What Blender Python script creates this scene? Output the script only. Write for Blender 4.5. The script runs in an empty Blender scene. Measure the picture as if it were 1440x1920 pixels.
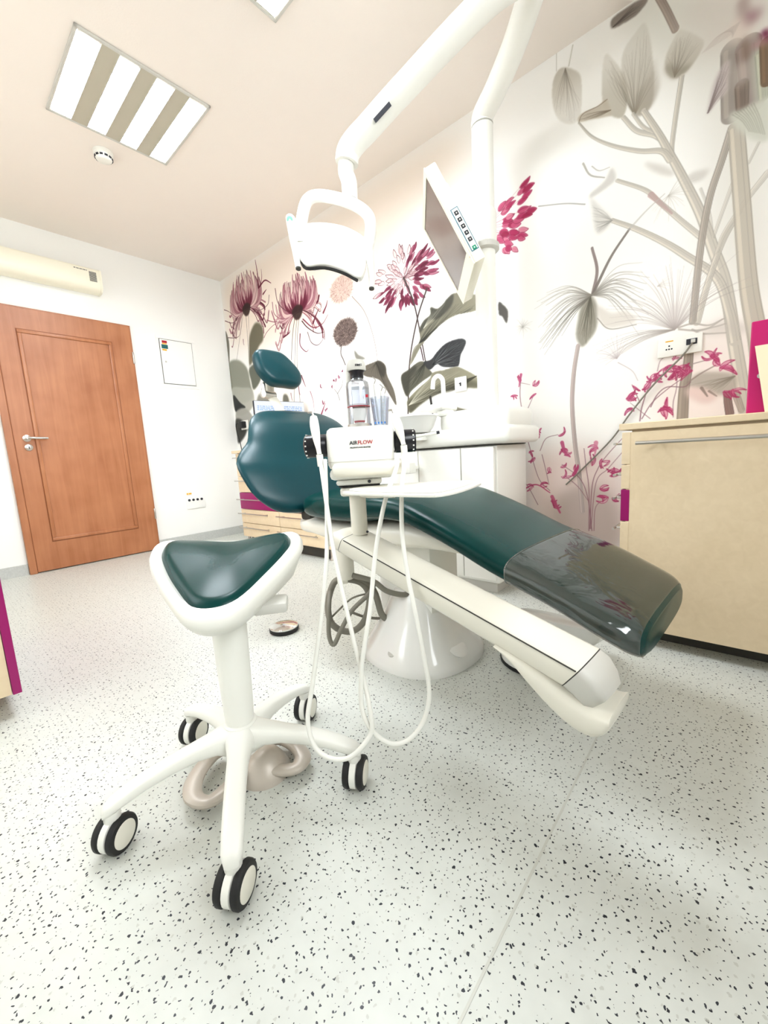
import bpy, bmesh, math, random
import numpy as np
from mathutils import Vector, Matrix
S = bpy.context.scene
COL = S.collection
# ------------------------------------------------------------------ camera
CY, CP, CR = 0.8439, -0.1388, -0.0591
f_ = Vector((math.sin(CY)*math.cos(CP), math.cos(CY)*math.cos(CP), math.sin(CP)))
r_ = Vector((math.cos(CY), -math.sin(CY), 0)); u_ = r_.cross(f_)
r2 = r_*math.cos(CR)+u_*math.sin(CR); u2 = -r_*math.sin(CR)+u_*math.cos(CR)
cam = bpy.data.objects.new('camera', bpy.data.cameras.new('camera')); COL.objects.link(cam)
cam.matrix_world = Matrix(((r2.x, u2.x, -f_.x, -2.3516), (r2.y, u2.y, -f_.y, -4.2022), (r2.z, u2.z, -f_.z, 0.7689), (0, 0, 0, 1)))
cam.data.sensor_fit = 'VERTICAL'; cam.data.sensor_height = 36; cam.data.lens = 757.02/1920*36
cam.data.clip_start = 0.02; S.camera = cam
# ------------------------------------------------------------------ light, world, exposure
vs = S.view_settings
vs.view_transform = 'Standard'; vs.look = 'None'; vs.gamma = 1; vs.exposure = 0.06; vs.use_curve_mapping = False
w = bpy.data.worlds.new('world'); S.world = w; w.use_nodes = True
w.node_tree.nodes['Background'].inputs[0].default_value = (0.85, 0.93, 1.0, 1); w.node_tree.nodes['Background'].inputs[1].default_value = 2.0
def area(name, loc, target, sx, sy, power, color):
    l = bpy.data.lights.new(name, 'AREA'); l.shape = 'RECTANGLE'; l.size = sx; l.size_y = sy; l.energy = power; l.color = color
    o = bpy.data.objects.new(name, l); COL.objects.link(o); o.location = loc
    o.rotation_euler = (Vector(target)-Vector(loc)).to_track_quat('-Z', 'Y').to_euler(); return o
area('window_daylight', (-2.93, -1.9, 1.6), (-1.0, -2.0, 0.0), 1.8, 1.2, 20, (0.93, 0.97, 1.0)).data.spread = 2.3
area('rear_fill_lamp', (-1.6, -5.6, 1.9), (-1.35, -2.0, .85), 2.0, 1.0, 30, (0.93, 0.97, 1.0)).data.spread = 1.7  # added fill lamp from the camera side; the back wall has no window
TUBE = 58.0
# ------------------------------------------------------------------ materials
def lin(c): return tuple(((v/255)/12.92 if v/255 <= .04045 else ((v/255+.055)/1.055)**2.4) for v in c)+(1,)
def mat(name, c, rough=.5, metal=0, coat=0, spec=.5, var=.04, scale=8, bump=0, bscale=60, trans=0, ior=1.45, alpha=1):
    m = bpy.data.materials.new(name); m.use_nodes = True; nt = m.node_tree; b = nt.nodes['Principled BSDF']
    b.inputs['Roughness'].default_value = rough; b.inputs['Metallic'].default_value = metal
    b.inputs['Coat Weight'].default_value = coat; b.inputs['Specular IOR Level'].default_value = spec
    b.inputs['Transmission Weight'].default_value = trans; b.inputs['IOR'].default_value = ior; b.inputs['Alpha'].default_value = alpha
    tc = nt.nodes.new('ShaderNodeTexCoord'); n = nt.nodes.new('ShaderNodeTexNoise'); n.inputs['Scale'].default_value = scale
    nt.links.new(tc.outputs['Object'], n.inputs['Vector'])
    mx = nt.nodes.new('ShaderNodeMix'); mx.data_type = 'RGBA'
    L = lin(c); mx.inputs[6].default_value = tuple(x*(1-var) for x in L[:3])+(1,); mx.inputs[7].default_value = tuple(min(1, x*(1+var)) for x in L[:3])+(1,)
    nt.links.new(n.outputs[0], mx.inputs[0]); nt.links.new(mx.outputs[2], b.inputs['Base Color'])
    if bump:
        n2 = nt.nodes.new('ShaderNodeTexNoise'); n2.inputs['Scale'].default_value = bscale; nt.links.new(tc.outputs['Object'], n2.inputs['Vector'])
        bp = nt.nodes.new('ShaderNodeBump'); bp.inputs['Strength'].default_value = bump; bp.inputs['Distance'].default_value = .01
        nt.links.new(n2.outputs[0], bp.inputs['Height']); nt.links.new(bp.outputs[0], b.inputs['Normal'])
    return m
def emis(name, c, s):
    m = bpy.data.materials.new(name); m.use_nodes = True; nt = m.node_tree; nt.nodes.remove(nt.nodes['Principled BSDF'])
    e = nt.nodes.new('ShaderNodeEmission'); e.inputs[0].default_value = lin(c); e.inputs[1].default_value = s
    nt.links.new(e.outputs[0], nt.nodes['Material Output'].inputs[0]); return m
def clear(name, c, base, edge, rough, bump=0, bscale=16):
    m = bpy.data.materials.new(name); m.use_nodes = True; nt = m.node_tree; N = nt.nodes.new; K = nt.links.new; nt.nodes.remove(nt.nodes['Principled BSDF'])
    t = N('ShaderNodeBsdfTransparent'); t.inputs[0].default_value = lin(c); g = N('ShaderNodeBsdfGlossy'); g.inputs['Roughness'].default_value = rough
    lw = N('ShaderNodeLayerWeight'); lw.inputs[0].default_value = .35; mr = N('ShaderNodeMapRange'); mr.inputs[3].default_value = base; mr.inputs[4].default_value = edge; K(lw.outputs['Fresnel'], mr.inputs[0])
    mx = N('ShaderNodeMixShader'); K(mr.outputs[0], mx.inputs[0]); K(t.outputs[0], mx.inputs[1]); K(g.outputs[0], mx.inputs[2]); K(mx.outputs[0], nt.nodes['Material Output'].inputs[0])
    if bump:
        tc = N('ShaderNodeTexCoord'); n = N('ShaderNodeTexNoise'); n.inputs['Scale'].default_value = bscale; n.inputs['Distortion'].default_value = 1.5; K(tc.outputs['Object'], n.inputs['Vector'])
        b = N('ShaderNodeBump'); b.inputs['Strength'].default_value = bump; b.inputs['Distance'].default_value = .02; K(n.outputs[0], b.inputs['Height']); K(b.outputs[0], g.inputs['Normal'])
    return m
def floor_mat():
    m = bpy.data.materials.new('speckled_vinyl'); m.use_nodes = True; nt = m.node_tree; N = nt.nodes.new; K = nt.links.new; b = nt.nodes['Principled BSDF']
    tc = N('ShaderNodeTexCoord'); warp = N('ShaderNodeTexNoise'); warp.inputs['Scale'].default_value = 160
    K(tc.outputs['Object'], warp.inputs['Vector'])
    sub = N('ShaderNodeVectorMath'); sub.operation = 'SUBTRACT'; sub.inputs[1].default_value = (.5, .5, .5); K(warp.outputs['Color'], sub.inputs[0])
    sc = N('ShaderNodeVectorMath'); sc.operation = 'SCALE'; sc.inputs['Scale'].default_value = .008; K(sub.outputs[0], sc.inputs[0])
    ad = N('ShaderNodeVectorMath'); ad.operation = 'ADD'; K(tc.outputs['Object'], ad.inputs[0]); K(sc.outputs[0], ad.inputs[1])
    base = N('ShaderNodeMix'); base.data_type = 'RGBA'; base.inputs[6].default_value = lin((203, 205, 197)); base.inputs[7].default_value = lin((216, 218, 210))
    cl = N('ShaderNodeTexNoise'); cl.inputs['Scale'].default_value = 30; K(tc.outputs['Object'], cl.inputs['Vector']); K(cl.outputs[0], base.inputs[0])
    last = base.outputs[2]
    for (scale, rmin, rmax, keep, colr, seed, st) in ((60, .02, .155, .74, (30, 32, 40), 0.0, 1), (82, .02, .16, .68, (40, 42, 50), 3.7, 1), (60, .05, .16, .4, (186, 186, 176), 9.1, .7)):
        of = N('ShaderNodeVectorMath'); of.operation = 'ADD'; of.inputs[1].default_value = (seed, seed*.7, 0); K(ad.outputs[0], of.inputs[0])
        mp = N('ShaderNodeVectorMath'); mp.operation = 'MULTIPLY'; mp.inputs[1].default_value = (1, 1, 0); K(of.outputs[0], mp.inputs[0])
        v = N('ShaderNodeTexVoronoi'); v.inputs['Scale'].default_value = scale; v.voronoi_dimensions = '2D'; K(mp.outputs[0], v.inputs['Vector'])
        sp = N('ShaderNodeSeparateColor'); K(v.outputs['Color'], sp.inputs[0])
        rad = N('ShaderNodeMapRange'); rad.inputs[1].default_value = 1-keep; rad.inputs[2].default_value = 1; rad.inputs[3].default_value = rmin; rad.inputs[4].default_value = rmax; K(sp.outputs[0], rad.inputs[0])
        lt = N('ShaderNodeMath'); lt.operation = 'LESS_THAN'; K(v.outputs['Distance'], lt.inputs[0]); K(rad.outputs[0], lt.inputs[1])
        g = N('ShaderNodeMath'); g.operation = 'GREATER_THAN'; g.inputs[1].default_value = 1-keep; K(sp.outputs[0], g.inputs[0])
        mu = N('ShaderNodeMath'); mu.operation = 'MULTIPLY'; K(lt.outputs[0], mu.inputs[0]); K(g.outputs[0], mu.inputs[1])
        m2 = N('ShaderNodeMath'); m2.operation = 'MULTIPLY'; m2.inputs[1].default_value = st; K(mu.outputs[0], m2.inputs[0])
        mx = N('ShaderNodeMix'); mx.data_type = 'RGBA'; mx.inputs[7].default_value = lin(colr); K(m2.outputs[0], mx.inputs[0]); K(last, mx.inputs[6]); last = mx.outputs[2]
    K(last, b.inputs['Base Color']); b.inputs['Roughness'].default_value = .34; b.inputs['Specular IOR Level'].default_value = .45
    return m
def wood_mat(name, c1, c2, axis='Z', rough=.42, sx=26):
    m = bpy.data.materials.new(name); m.use_nodes = True; nt = m.node_tree; N = nt.nodes.new; K = nt.links.new; b = nt.nodes['Principled BSDF']
    tc = N('ShaderNodeTexCoord'); mp = N('ShaderNodeMapping'); s = {'Z': (sx, sx, 1.6), 'X': (1.6, sx, sx), 'Y': (sx, 1.6, sx)}[axis]
    mp.inputs['Scale'].default_value = s; K(tc.outputs['Object'], mp.inputs[0])
    n = N('ShaderNodeTexNoise'); n.inputs['Scale'].default_value = 1; n.inputs['Detail'].default_value = 5; n.inputs['Distortion'].default_value = .8; K(mp.outputs[0], n.inputs['Vector'])
    n2 = N('ShaderNodeTexNoise'); n2.inputs['Scale'].default_value = 5; K(tc.outputs['Object'], n2.inputs['Vector'])
    ml = N('ShaderNodeMath'); ml.operation = 'ADD'; K(n.outputs[0], ml.inputs[0]); K(n2.outputs[0], ml.inputs[1])
    rp = N('ShaderNodeMapRange'); rp.inputs[1].default_value = .65; rp.inputs[2].default_value = 1.35; K(ml.outputs[0], rp.inputs[0])
    mx = N('ShaderNodeMix'); mx.data_type = 'RGBA'; mx.inputs[6].default_value = lin(c1); mx.inputs[7].default_value = lin(c2); K(rp.outputs[0], mx.inputs[0]); K(mx.outputs[2], b.inputs['Base Color'])
    b.inputs['Roughness'].default_value = rough; return m
M = dict(
 white=mat('white_plastic', (243, 242, 234), .3, var=.01), warm=mat('warm_white_plastic', (232, 228, 214), .32, var=.015), gloss=mat('glossy_white', (244, 243, 238), .15, var=.01, coat=.4),
 leather=mat('dark_green_leather', (2, 52, 49), .27, spec=.2, var=.08, scale=14, bump=.012, bscale=260),
 leather2=mat('teal_leather', (3, 60, 67), .33, spec=.42, var=.05, scale=14, bump=.03, bscale=260),
 black=mat('black_plastic', (14, 14, 22), .3, var=.1), rubber=mat('black_rubber', (26, 26, 26), .6, var=.1), dark=mat('dark_gap', (60, 58, 52), .7),
 grey=mat('grey_hose', (126, 122, 110), .5), greyp=mat('light_grey_plastic', (206, 204, 196), .4, var=.02), metal=mat('brushed_metal', (196, 192, 186), .3, metal=1), chrome=mat('chrome', (225, 225, 222), .12, metal=1), pedal=mat('grey_pedal_metal', (200, 190, 178), .38, metal=.15),
 beige=wood_mat('beige_laminate', (226, 204, 168), (236, 215, 181), 'X', .45, 40), magenta=mat('magenta_laminate', (150, 8, 96), .3, var=.03), binder=mat('magenta_card', (196, 14, 104), .45, var=.05),
 door=wood_mat('beech_veneer', (160, 98, 60), (186, 124, 84), 'Z', .38), doordark=mat('beech_groove', (144, 84, 50), .5), skirt=mat('grey_skirting', (198, 200, 196), .4, var=.18, scale=90), wall=mat('white_wall', (250, 250, 246), .7, var=.005, bump=.05, bscale=180), ceil=mat('cream_ceiling', (247, 238, 229), .85, var=.006, bump=.05, bscale=150),
 base=floor_mat(), cream=mat('cream_plastic', (250, 246, 226), .35, var=.01), paper=mat('paper', (252, 250, 240), .8, var=.01), cardp=mat('cream_card', (246, 234, 200), .7, var=.03), seam=mat('floor_seam', (200, 200, 190), .4),
 red=mat('red_print', (176, 30, 44), .5), yellow=mat('yellow_sticker', (236, 176, 30), .5), green=mat('green_sticker', (20, 96, 96), .5), brightgreen=mat('green_button', (20, 140, 104), .4), blue=mat('blue_print', (60, 130, 210), .5), ink=mat('dark_print', (38, 40, 48), .6), palegreen=mat('pale_green_button', (206, 240, 222), .4), mint=mat('mint_button', (120, 200, 160), .4), tealline=mat('teal_outline', (70, 120, 140), .5), palebl=mat('pale_blue_print', (150, 175, 215), .6),
 louvre=mat('louvre_metal', (236, 236, 232), .35, metal=.3), divider=mat('light_divider', (190, 184, 166), .5), tube=emis('lamp_glow', (240, 247, 255), TUBE),
 glass=clear('clear_plastic', (252, 253, 255), .05, .6, .05), film=clear('clear_film', (244, 246, 246), .12, .8, .09, .22, 11), frost=clear('milky_plastic', (243, 247, 254), .12, .6, .15),
 screen=mat('dark_screen', (112, 98, 92), .12, spec=.7, var=.06), pcscreen=emis('lit_screen', (246, 249, 255), 1.0))
# ------------------------------------------------------------------ mesh helpers
def I(p): return p
class Fr:                                        # a local frame: u across, v along, z up
    def __init__(s, x, y, deg, z=0): a = math.radians(deg); s.o = (x, y, z); s.c = math.cos(a); s.s = math.sin(a)
    def __call__(s, p): return (s.o[0]+p[0]*s.c+p[1]*s.s, s.o[1]-p[0]*s.s+p[1]*s.c, s.o[2]+p[2])
def org(o):
    v = Vector((0, 0, 0))
    while o is not None: v = v+o.location; o = o.parent
    return v
def empty(name, loc, label=None, cat=None, group=None, kind=None):
    o = bpy.data.objects.new(name, None); o.location = loc; o.empty_display_size = .05; COL.objects.link(o); tag(o, label, cat, group, kind); return o
def tag(o, label=None, cat=None, group=None, kind=None):
    for k, v in (('label', label), ('category', cat), ('group', group), ('kind', kind)):
        if v: o[k] = v
    return o
def mk(name, vf, m, parent=None, smooth=True, base=None, T=I, ang=40):
    """one mesh object from (verts, faces) in world coordinates"""
    v, f = vf; v = [T(p) for p in v]
    if parent is not None: o0 = org(parent)
    elif base is not None: o0 = Vector(base)
    else: o0 = Vector((0, 0, 0))
    me = bpy.data.meshes.new(name); me.from_pydata([tuple(Vector(p)-o0) for p in v], [], f); me.materials.append(m)
    bm = bmesh.new(); bm.from_mesh(me); bmesh.ops.recalc_face_normals(bm, faces=bm.faces[:])
    if smooth:
        ca = math.radians(ang)
        for e in bm.edges: e.smooth = len(e.link_faces) == 2 and e.calc_face_angle(0) < ca
        for fc in bm.faces: fc.smooth = True
    bm.to_mesh(me); bm.free()
    o = bpy.data.objects.new(name, me); COL.objects.link(o)
    if parent is not None: o.parent = parent
    elif base is not None: o.location = base
    return o
def join(*vfs):
    V, F = [], []
    for v, f in vfs: n = len(V); V += list(v); F += [tuple(i+n for i in q) for q in f]
    return V, F
def bx(x0, x1, y0, y1, z0, z1, b=0, seg=2):
    bm = bmesh.new(); bmesh.ops.create_cube(bm, size=1)
    for v in bm.verts: v.co = ((x0+x1)/2+v.co.x*(x1-x0), (y0+y1)/2+v.co.y*(y1-y0), (z0+z1)/2+v.co.z*(z1-z0))
    if b: bmesh.ops.bevel(bm, geom=bm.edges[:], offset=min(b, .49*min(abs(x1-x0), abs(y1-y0), abs(z1-z0))), segments=seg, profile=.5, affect='EDGES')
    bm.verts.index_update(); r = [tuple(v.co) for v in bm.verts], [tuple(v.index for v in f.verts) for f in bm.faces]; bm.free(); return r
def loft(rings, cap=True, closed=False):
    n = len(rings[0]); V = [p for r in rings for p in r]; F = []
    for i in range(len(rings) if closed else len(rings)-1):
        a = i*n; c = ((i+1) % len(rings))*n
        for j in range(n): k = (j+1) % n; F.append((a+j, a+k, c+k, c+j))
    if cap and not closed: F.append(tuple(range(n-1, -1, -1))); F.append(tuple(range(len(V)-n, len(V))))
    return V, F
def lathe(prof, c, n=32, axis=(0, 0, 1)):
    A = Vector(axis).normalized(); U = A.orthogonal().normalized(); W = A.cross(U); c = Vector(c)
    return loft([[tuple(c+A*h+(U*math.cos(2*math.pi*i/n)+W*math.sin(2*math.pi*i/n))*max(r, 1e-4)) for i in range(n)] for r, h in prof])
def spline(P, k=6, closed=False):
    P = [np.array(p, float) for p in P]; n = len(P); out = []
    rng = range(n) if closed else range(n-1)
    for i in rng:
        a = P[(i-1) % n] if closed or i > 0 else 2*P[0]-P[1]; b = P[i]; c = P[(i+1) % n]; d = P[(i+2) % n] if closed or i+2 < n else 2*P[-1]-P[-2]
        for j in range(k): t = j/k; out.append(.5*((2*b)+(c-a)*t+(2*a-5*b+4*c-d)*t*t+(3*b-a-3*c+d)*t**3))
    if not closed: out.append(P[-1])
    return out
def tube(P, r, n=10, k=6, closed=False, flat=1, up=None):
    P = spline(P, k, closed) if k else [np.array(p, float) for p in P]; m = len(P); rings = []; prev = None
    for i, p in enumerate(P):
        t = P[(i+1) % m]-P[i-1] if closed else P[min(i+1, m-1)]-P[max(i-1, 0)]
        t = Vector(t).normalized()
        if up is not None: a = Vector(up); U = (a-t*a.dot(t)).normalized()
        elif prev is None: U = t.orthogonal().normalized()
        else: U = (prev-t*prev.dot(t)).normalized()
        prev = U; W = t.cross(U); rr = r if not callable(r) else r(i/(m-1))
        rings.append([tuple(Vector(p)+U*math.cos(2*math.pi*j/n)*rr*flat+W*math.sin(2*math.pi*j/n)*rr) for j in range(n)])
    return loft(rings, closed=closed)
def sring(n, p, rx, ry): 
    out = []
    for i in range(n):
        a = 2*math.pi*i/n; c, s = math.cos(a), math.sin(a)
        out.append((math.copysign(abs(c)**(2/p), c)*rx, math.copysign(abs(s)**(2/p), s)*ry))
    return out
def pillow(outline, th, rnd, T, bulge=0.0, k=6, steps=5, back=True, c=None):
    """a cushion: smooth closed 2D outline (a, b), puffed along the third axis d; T maps (a, b, d) to the world"""
    P = spline([(x, y, 0) for x, y in outline], k, True) if k else [np.array((x, y, 0.)) for x, y in outline]
    if c is None: c = sum(P)/len(P)
    else: c = np.array((c[0], c[1], 0.))
    rings = []
    R = [max(np.linalg.norm(p-c), 1e-6) for p in P]
    def ring(ins, d): return [T(tuple((c+(p-c)*(1-ins/r))[:2])+(d,)) for p, r in zip(P, R)]
    if back:
        for s in range(steps): a = math.pi/2*s/steps; rings.append(ring(rnd*(1-math.sin(a)), -th/2+rnd*.7*(1-math.cos(a))*0+(-0)*a if s == 0 else -th/2+rnd*.7*(1-math.cos(a))))
    else: rings.append(ring(0, -th/2))
    for s in range(steps+1): a = math.pi/2*s/steps; rings.append(ring(rnd*(1-math.cos(a)), th/2-rnd+rnd*math.sin(a)))
    for q in (.75, .5, .25, .06):
        rings.append([T(tuple((c+(p-c)*(1-rnd/r)*q)[:2])+(th/2+bulge*(1-q*q),)) for p, r in zip(P, R)])
    return loft(rings)
def text(name, body, size, T, m, parent, ext=.0006, align='CENTER', sx=1):
    cu = bpy.data.curves.new(name, 'FONT'); cu.body = body; cu.size = size; cu.extrude = ext; cu.align_x = align; cu.align_y = 'CENTER'; cu.resolution_u = 3; cu.offset = size*.012
    o = bpy.data.objects.new(name, cu); COL.objects.link(o); bpy.context.view_layer.update()
    me = o.evaluated_get(bpy.context.evaluated_depsgraph_get()).to_mesh()
    v = [(q.co.x*sx, q.co.y, q.co.z) for q in me.vertices]; f = [tuple(p.vertices) for p in me.polygons]
    o.to_mesh_clear(); bpy.data.objects.remove(o); bpy.data.curves.remove(cu)
    return mk(name, (v, f), m, parent, smooth=False, T=T)
def copy_tree(o, parent=None):
    c = o.copy(); COL.objects.link(c); c.parent = parent
    for ch in list(o.children): copy_tree(ch, c)
    return c
# ------------------------------------------------------------------ room shell
H = 2.6775; XW = -2.95; YB = -5.65
def struct(name, vf, m, **k): return tag(mk(name, vf, m, smooth=False, **k), kind='structure')
struct('floor', bx(XW-.1, .1, YB-.1, .1, -.1, 0), M['base'])
struct('ceiling', bx(XW-.1, .1, YB-.1, .1, H, H+.1), M['ceil'])
struct('wall_far', bx(XW-.1, .1, 0, .1, 0, H), M['wall'])
struct('wall_left', join(bx(XW-.1, XW, YB, 0, 0, .95), bx(XW-.1, XW, YB, 0, 2.3, H), bx(XW-.1, XW, YB, -2.85, .95, 2.3), bx(XW-.1, XW, -.95, 0, .95, 2.3)), M['wall'])
struct('wall_back', bx(XW, 0, YB-.1, YB, 0, H), M['wall'])
wr = empty('window_1', (XW-.05, -1.9, .95), kind='structure')
mk('window_frame', join(bx(XW-.08, XW-.02, -2.85, -.95, .95, 1.01), bx(XW-.08, XW-.02, -2.85, -.95, 2.24, 2.3), bx(XW-.08, XW-.02, -2.85, -2.79, 1.01, 2.24), bx(XW-.08, XW-.02, -1.01, -.95, 1.01, 2.24), bx(XW-.08, XW-.02, -1.93, -1.87, 1.01, 2.24)), M['white'], wr, smooth=False)
struct('baseboard_far', join(bx(-.934, -.002, -.014, -.001, 0.0, .085), bx(XW, -1.901, -.014, -.001, 0, .085)), M['skirt'])
struct('trim_1', bx(-2.94, -.8, -3.953, -3.949, 0, .0006), M['seam'])
#<MURAL
# ------------------------------------------------------------------ mural: a flat watercolour print on the right-hand wall, painted into an array in wall millimetres
MW, MH, PPM = 4.95, H, 400
NX, NY = int(MW*PPM), int(MH*PPM)
CV = np.ones((NY, NX, 3), np.float32)*np.array((253, 251, 246), np.float32)/255
def c3(c): return np.array(c, np.float32)/255
def mm(L): return [np.array((L[i]/1000*PPM, L[i+1]/1000*PPM)) for i in range(0, len(L), 2)]
def smooth(P, k=6, closed=False):
    return np.array([q[:2] for q in spline([(p[0], p[1], 0) for p in P], k, closed)])
def blend(x0, y0, a, col):
    h, w_ = a.shape; s = CV[y0:y0+h, x0:x0+w_]; s += (c3(col)-s)*a[..., None]
def boxof(x0, x1, y0, y1, pad):
    x0 = max(0, int(x0-pad)); y0 = max(0, int(y0-pad)); x1 = min(NX, int(x1+pad)+2); y1 = min(NY, int(y1+pad)+2); return x0, x1, y0, y1
def blur(a, r):
    r = int(r)
    if r < 1: return a
    for ax in (0, 1):
        for _ in range(2):
            p = np.concatenate([np.zeros_like(a.take([0], ax)), np.cumsum(a, ax)], ax); n = a.shape[ax]
            lo = np.clip(np.arange(n)-r, 0, n); hi = np.clip(np.arange(n)+r+1, 0, n); a = (p.take(hi, ax)-p.take(lo, ax))/(2*r+1)
    return a
def fill_px(P, col, al=1., soft=1, g=None):
    """closed smooth shape; g = (al_at_first_point_side, al_far) grades the wash from the shape's first point to its far end"""
    pad = soft*3+2; x0, x1, y0, y1 = boxof(P[:, 0].min(), P[:, 0].max(), P[:, 1].min(), P[:, 1].max(), pad)
    if x1-x0 < 2 or y1-y0 < 2: return
    X, Y = np.meshgrid(np.arange(x0, x1)+.5, np.arange(y0, y1)+.5); ins = np.zeros(X.shape, bool)
    Q = np.roll(P, -1, 0)
    for (ax, ay), (bx_, by) in zip(P, Q):
        if ay == by: continue
        ins ^= ((ay > Y) != (by > Y)) & (X < (bx_-ax)*(Y-ay)/(by-ay)+ax)
    a = blur(ins.astype(np.float32), soft); MASKS.append((x0, y0, a)); del MASKS[:-3]; a = a*al
    if g:
        d = P[len(P)//2]-P[0]; t = np.clip(((X-P[0][0])*d[0]+(Y-P[0][1])*d[1])/max(d@d, 1e-6), 0, 1); a = a*(g[0]+(g[1]-g[0])*t)
    blend(x0, y0, a, col)
def line_px(P, w0, w1, col, al=1., clip=None):
    n = len(P)-1; x0, x1, y0, y1 = boxof(P[:, 0].min(), P[:, 0].max(), P[:, 1].min(), P[:, 1].max(), max(w0, w1)+2)
    if x1-x0 < 1 or y1-y0 < 1: return
    A = np.zeros((y1-y0, x1-x0), np.float32)
    for i in range(n):
        a, b = P[i], P[i+1]; wa = w0+(w1-w0)*i/n; wb = w0+(w1-w0)*(i+1)/n; m = max(wa, wb)/2+1.5
        u0, u1, v0, v1 = boxof(min(a[0], b[0]), max(a[0], b[0]), min(a[1], b[1]), max(a[1], b[1]), m)
        if u1 <= u0 or v1 <= v0: continue
        X, Y = np.meshgrid(np.arange(u0, u1)+.5, np.arange(v0, v1)+.5); d = b-a
        t = np.clip(((X-a[0])*d[0]+(Y-a[1])*d[1])/max(d@d, 1e-9), 0, 1)
        D_ = np.hypot(X-a[0]-t*d[0], Y-a[1]-t*d[1]); c = np.clip((wa+(wb-wa)*t)/2+.5-D_, 0, 1)*min(1, .35+max(wa, wb)*.65)
        s = A[v0-y0:v1-y0, u0-x0:u1-x0]; h_, w_ = s.shape; np.maximum(s, c[:h_, :w_], out=s)
    if clip is not None: A = A*clip[y0:y1, x0:x1]
    blend(x0, y0, A*al, col)
MR = random.Random(11); MASKS = []
def SHP(L, col, al=1., soft=1, g=None): fill_px(smooth(mm(L), 6, True), col, al, soft, g)
def WSH(L, col, al, soft): fill_px(smooth(mm(L), 4, True), col, al, soft)
def LIN(L, w0, w1, col, al=1.): line_px(smooth(mm(L), 8), w0/1000*PPM, w1/1000*PPM, col, al)
def STALK(L, w0, w1, col, al=1.):
    P = smooth(mm(L), 8); line_px(P, w0/1000*PPM, w1/1000*PPM, col, al)
    t = np.gradient(P, axis=0); nrm = np.stack([-t[:, 1], t[:, 0]], 1)/np.maximum(np.hypot(t[:, 0], t[:, 1]), 1e-6)[:, None]; ww = np.linspace(w0, w1, len(P))[:, None]/1000*PPM
    for k, a_, f in ((-.45, .4, .7), (-.15, .3, .75), (.2, .35, .7), (.46, .6, .68)): line_px(P+nrm*ww*k, 1, .8, tuple(np.array(col)*f), a_*al)
    line_px(P+nrm*ww*-.25, ww[0, 0]*.22, ww[-1, 0]*.22, tuple(np.minimum(np.array(col)*1.17, 255)), .7*al)
def VEINS(base, tips, w, col, al, n, curve=.1, nclip=2):
    b = mm(base)[0]; T_ = smooth(mm(tips), 12); clip = np.zeros((NY, NX), np.float32)
    for x0, y0, a in MASKS[-nclip:]: v = clip[y0:y0+a.shape[0], x0:x0+a.shape[1]]; np.maximum(v, a, out=v)
    for i in range(n):
        q = T_[int((i+MR.random()*.8)/n*(len(T_)-1))]; f = MR.uniform(.75, 1.0); e = b+(q-b)*f; md = (b+e)/2+np.array((-(e-b)[1], (e-b)[0]))*MR.uniform(-curve, curve)
        line_px(smooth([b, md, e], 8), w/1000*PPM, .5, col, al*MR.uniform(.5, 1), clip)
def petal(b, e, wd, bend, fillc, linec, al=1., lw=2.2, g=None, la=.9):
    d = e-b; nrm = np.array((-d[1], d[0])); L_, R_ = [], []
    for t in np.linspace(0, 1, 11):
        c = b+d*t+nrm*bend*4*t*(1-t); s = wd*(math.sin(math.pi*min(1, t**.8*.97+.02))**.8)
        tn = d+nrm*bend*4*(1-2*t); nn_ = np.array((-tn[1], tn[0]))/max(np.hypot(*tn), 1e-6); L_.append(c+nn_*s/2); R_.append(c-nn_*s/2)
    P = np.array(L_+R_[::-1]); fill_px(P, fillc, al, 1, g)
    if lw: line_px(np.array(L_), lw*.4, lw*.8, linec, la); line_px(np.array(R_), lw*.5, lw, linec, la)
def MUM(base, r, hgt, seed, dark=1.):
    """chrysanthemum: upright incurved petals over the base point, long reflexed ones hanging around it"""
    R = random.Random(seed); b = mm(base)[0]; s = PPM/1000; r *= s; hgt *= s
    pk = [(240, 200, 198), (232, 176, 180), (246, 216, 208), (218, 146, 158)]; mg = (176, 40, 82); dk = (112, 52, 60)
    for k in range(34):                                   # hanging, arching out and curling
        sg = -1 if k % 2 else 1; L_ = r*R.uniform(.45, 1.05); q = R.uniform(-.1, .9); cu = R.uniform(-.25, .3)
        P = smooth([b, b+np.array((sg*L_*.3, L_*(.1-q*.2))), b+np.array((sg*L_*.7, L_*(.06-q*.55))), b+np.array((sg*L_*.92, L_*(-.06-q*.85))), b+np.array((sg*L_*(.98+cu*.3), L_*(-.02-q*.95+cu)))], 7)
        c = R.choice(pk) if R.random() < .8 else mg; w_ = r*R.uniform(.03, .06); line_px(P, w_*.35, w_*1.1, c, .95); line_px(P+np.array((0, -w_*.42)), .8, 1.8, dk if R.random() < .55 else mg, .85); line_px(P+np.array((0, w_*.35)), .7, 1.2, mg, .5)
    for k in range(85):                                   # upright dome
        u = R.uniform(-1, 1); hh_ = hgt*(1-.36*abs(u)**3)*R.uniform(.5, 1.04); e = b+np.array((u*r*.86*R.uniform(.75, 1.05), hh_)); e0 = b+np.array((u*r*.2, hgt*.02))
        petal(e0, e, r*R.uniform(.07, .12), -.42*u+R.uniform(-.06, .06), R.choice(pk), dk if R.random() < .45 else mg, .95, R.uniform(1.0, 2.0), None, .6)
    for k in range(26): u = R.uniform(-1, 1); e = b+np.array((u*r*.5, hgt*R.uniform(.25, .6))); petal(b+np.array((u*r*.15, 0)), e, r*.06, -.2*u, mg, mg, .65, 0)
    fill_px(smooth([b+np.array(q)*r for q in ((-.22, .05), (0, .16), (.22, .05), (.1, -.16), (-.1, -.16))], 5, True), (106, 62, 56), .85, 2)
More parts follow.
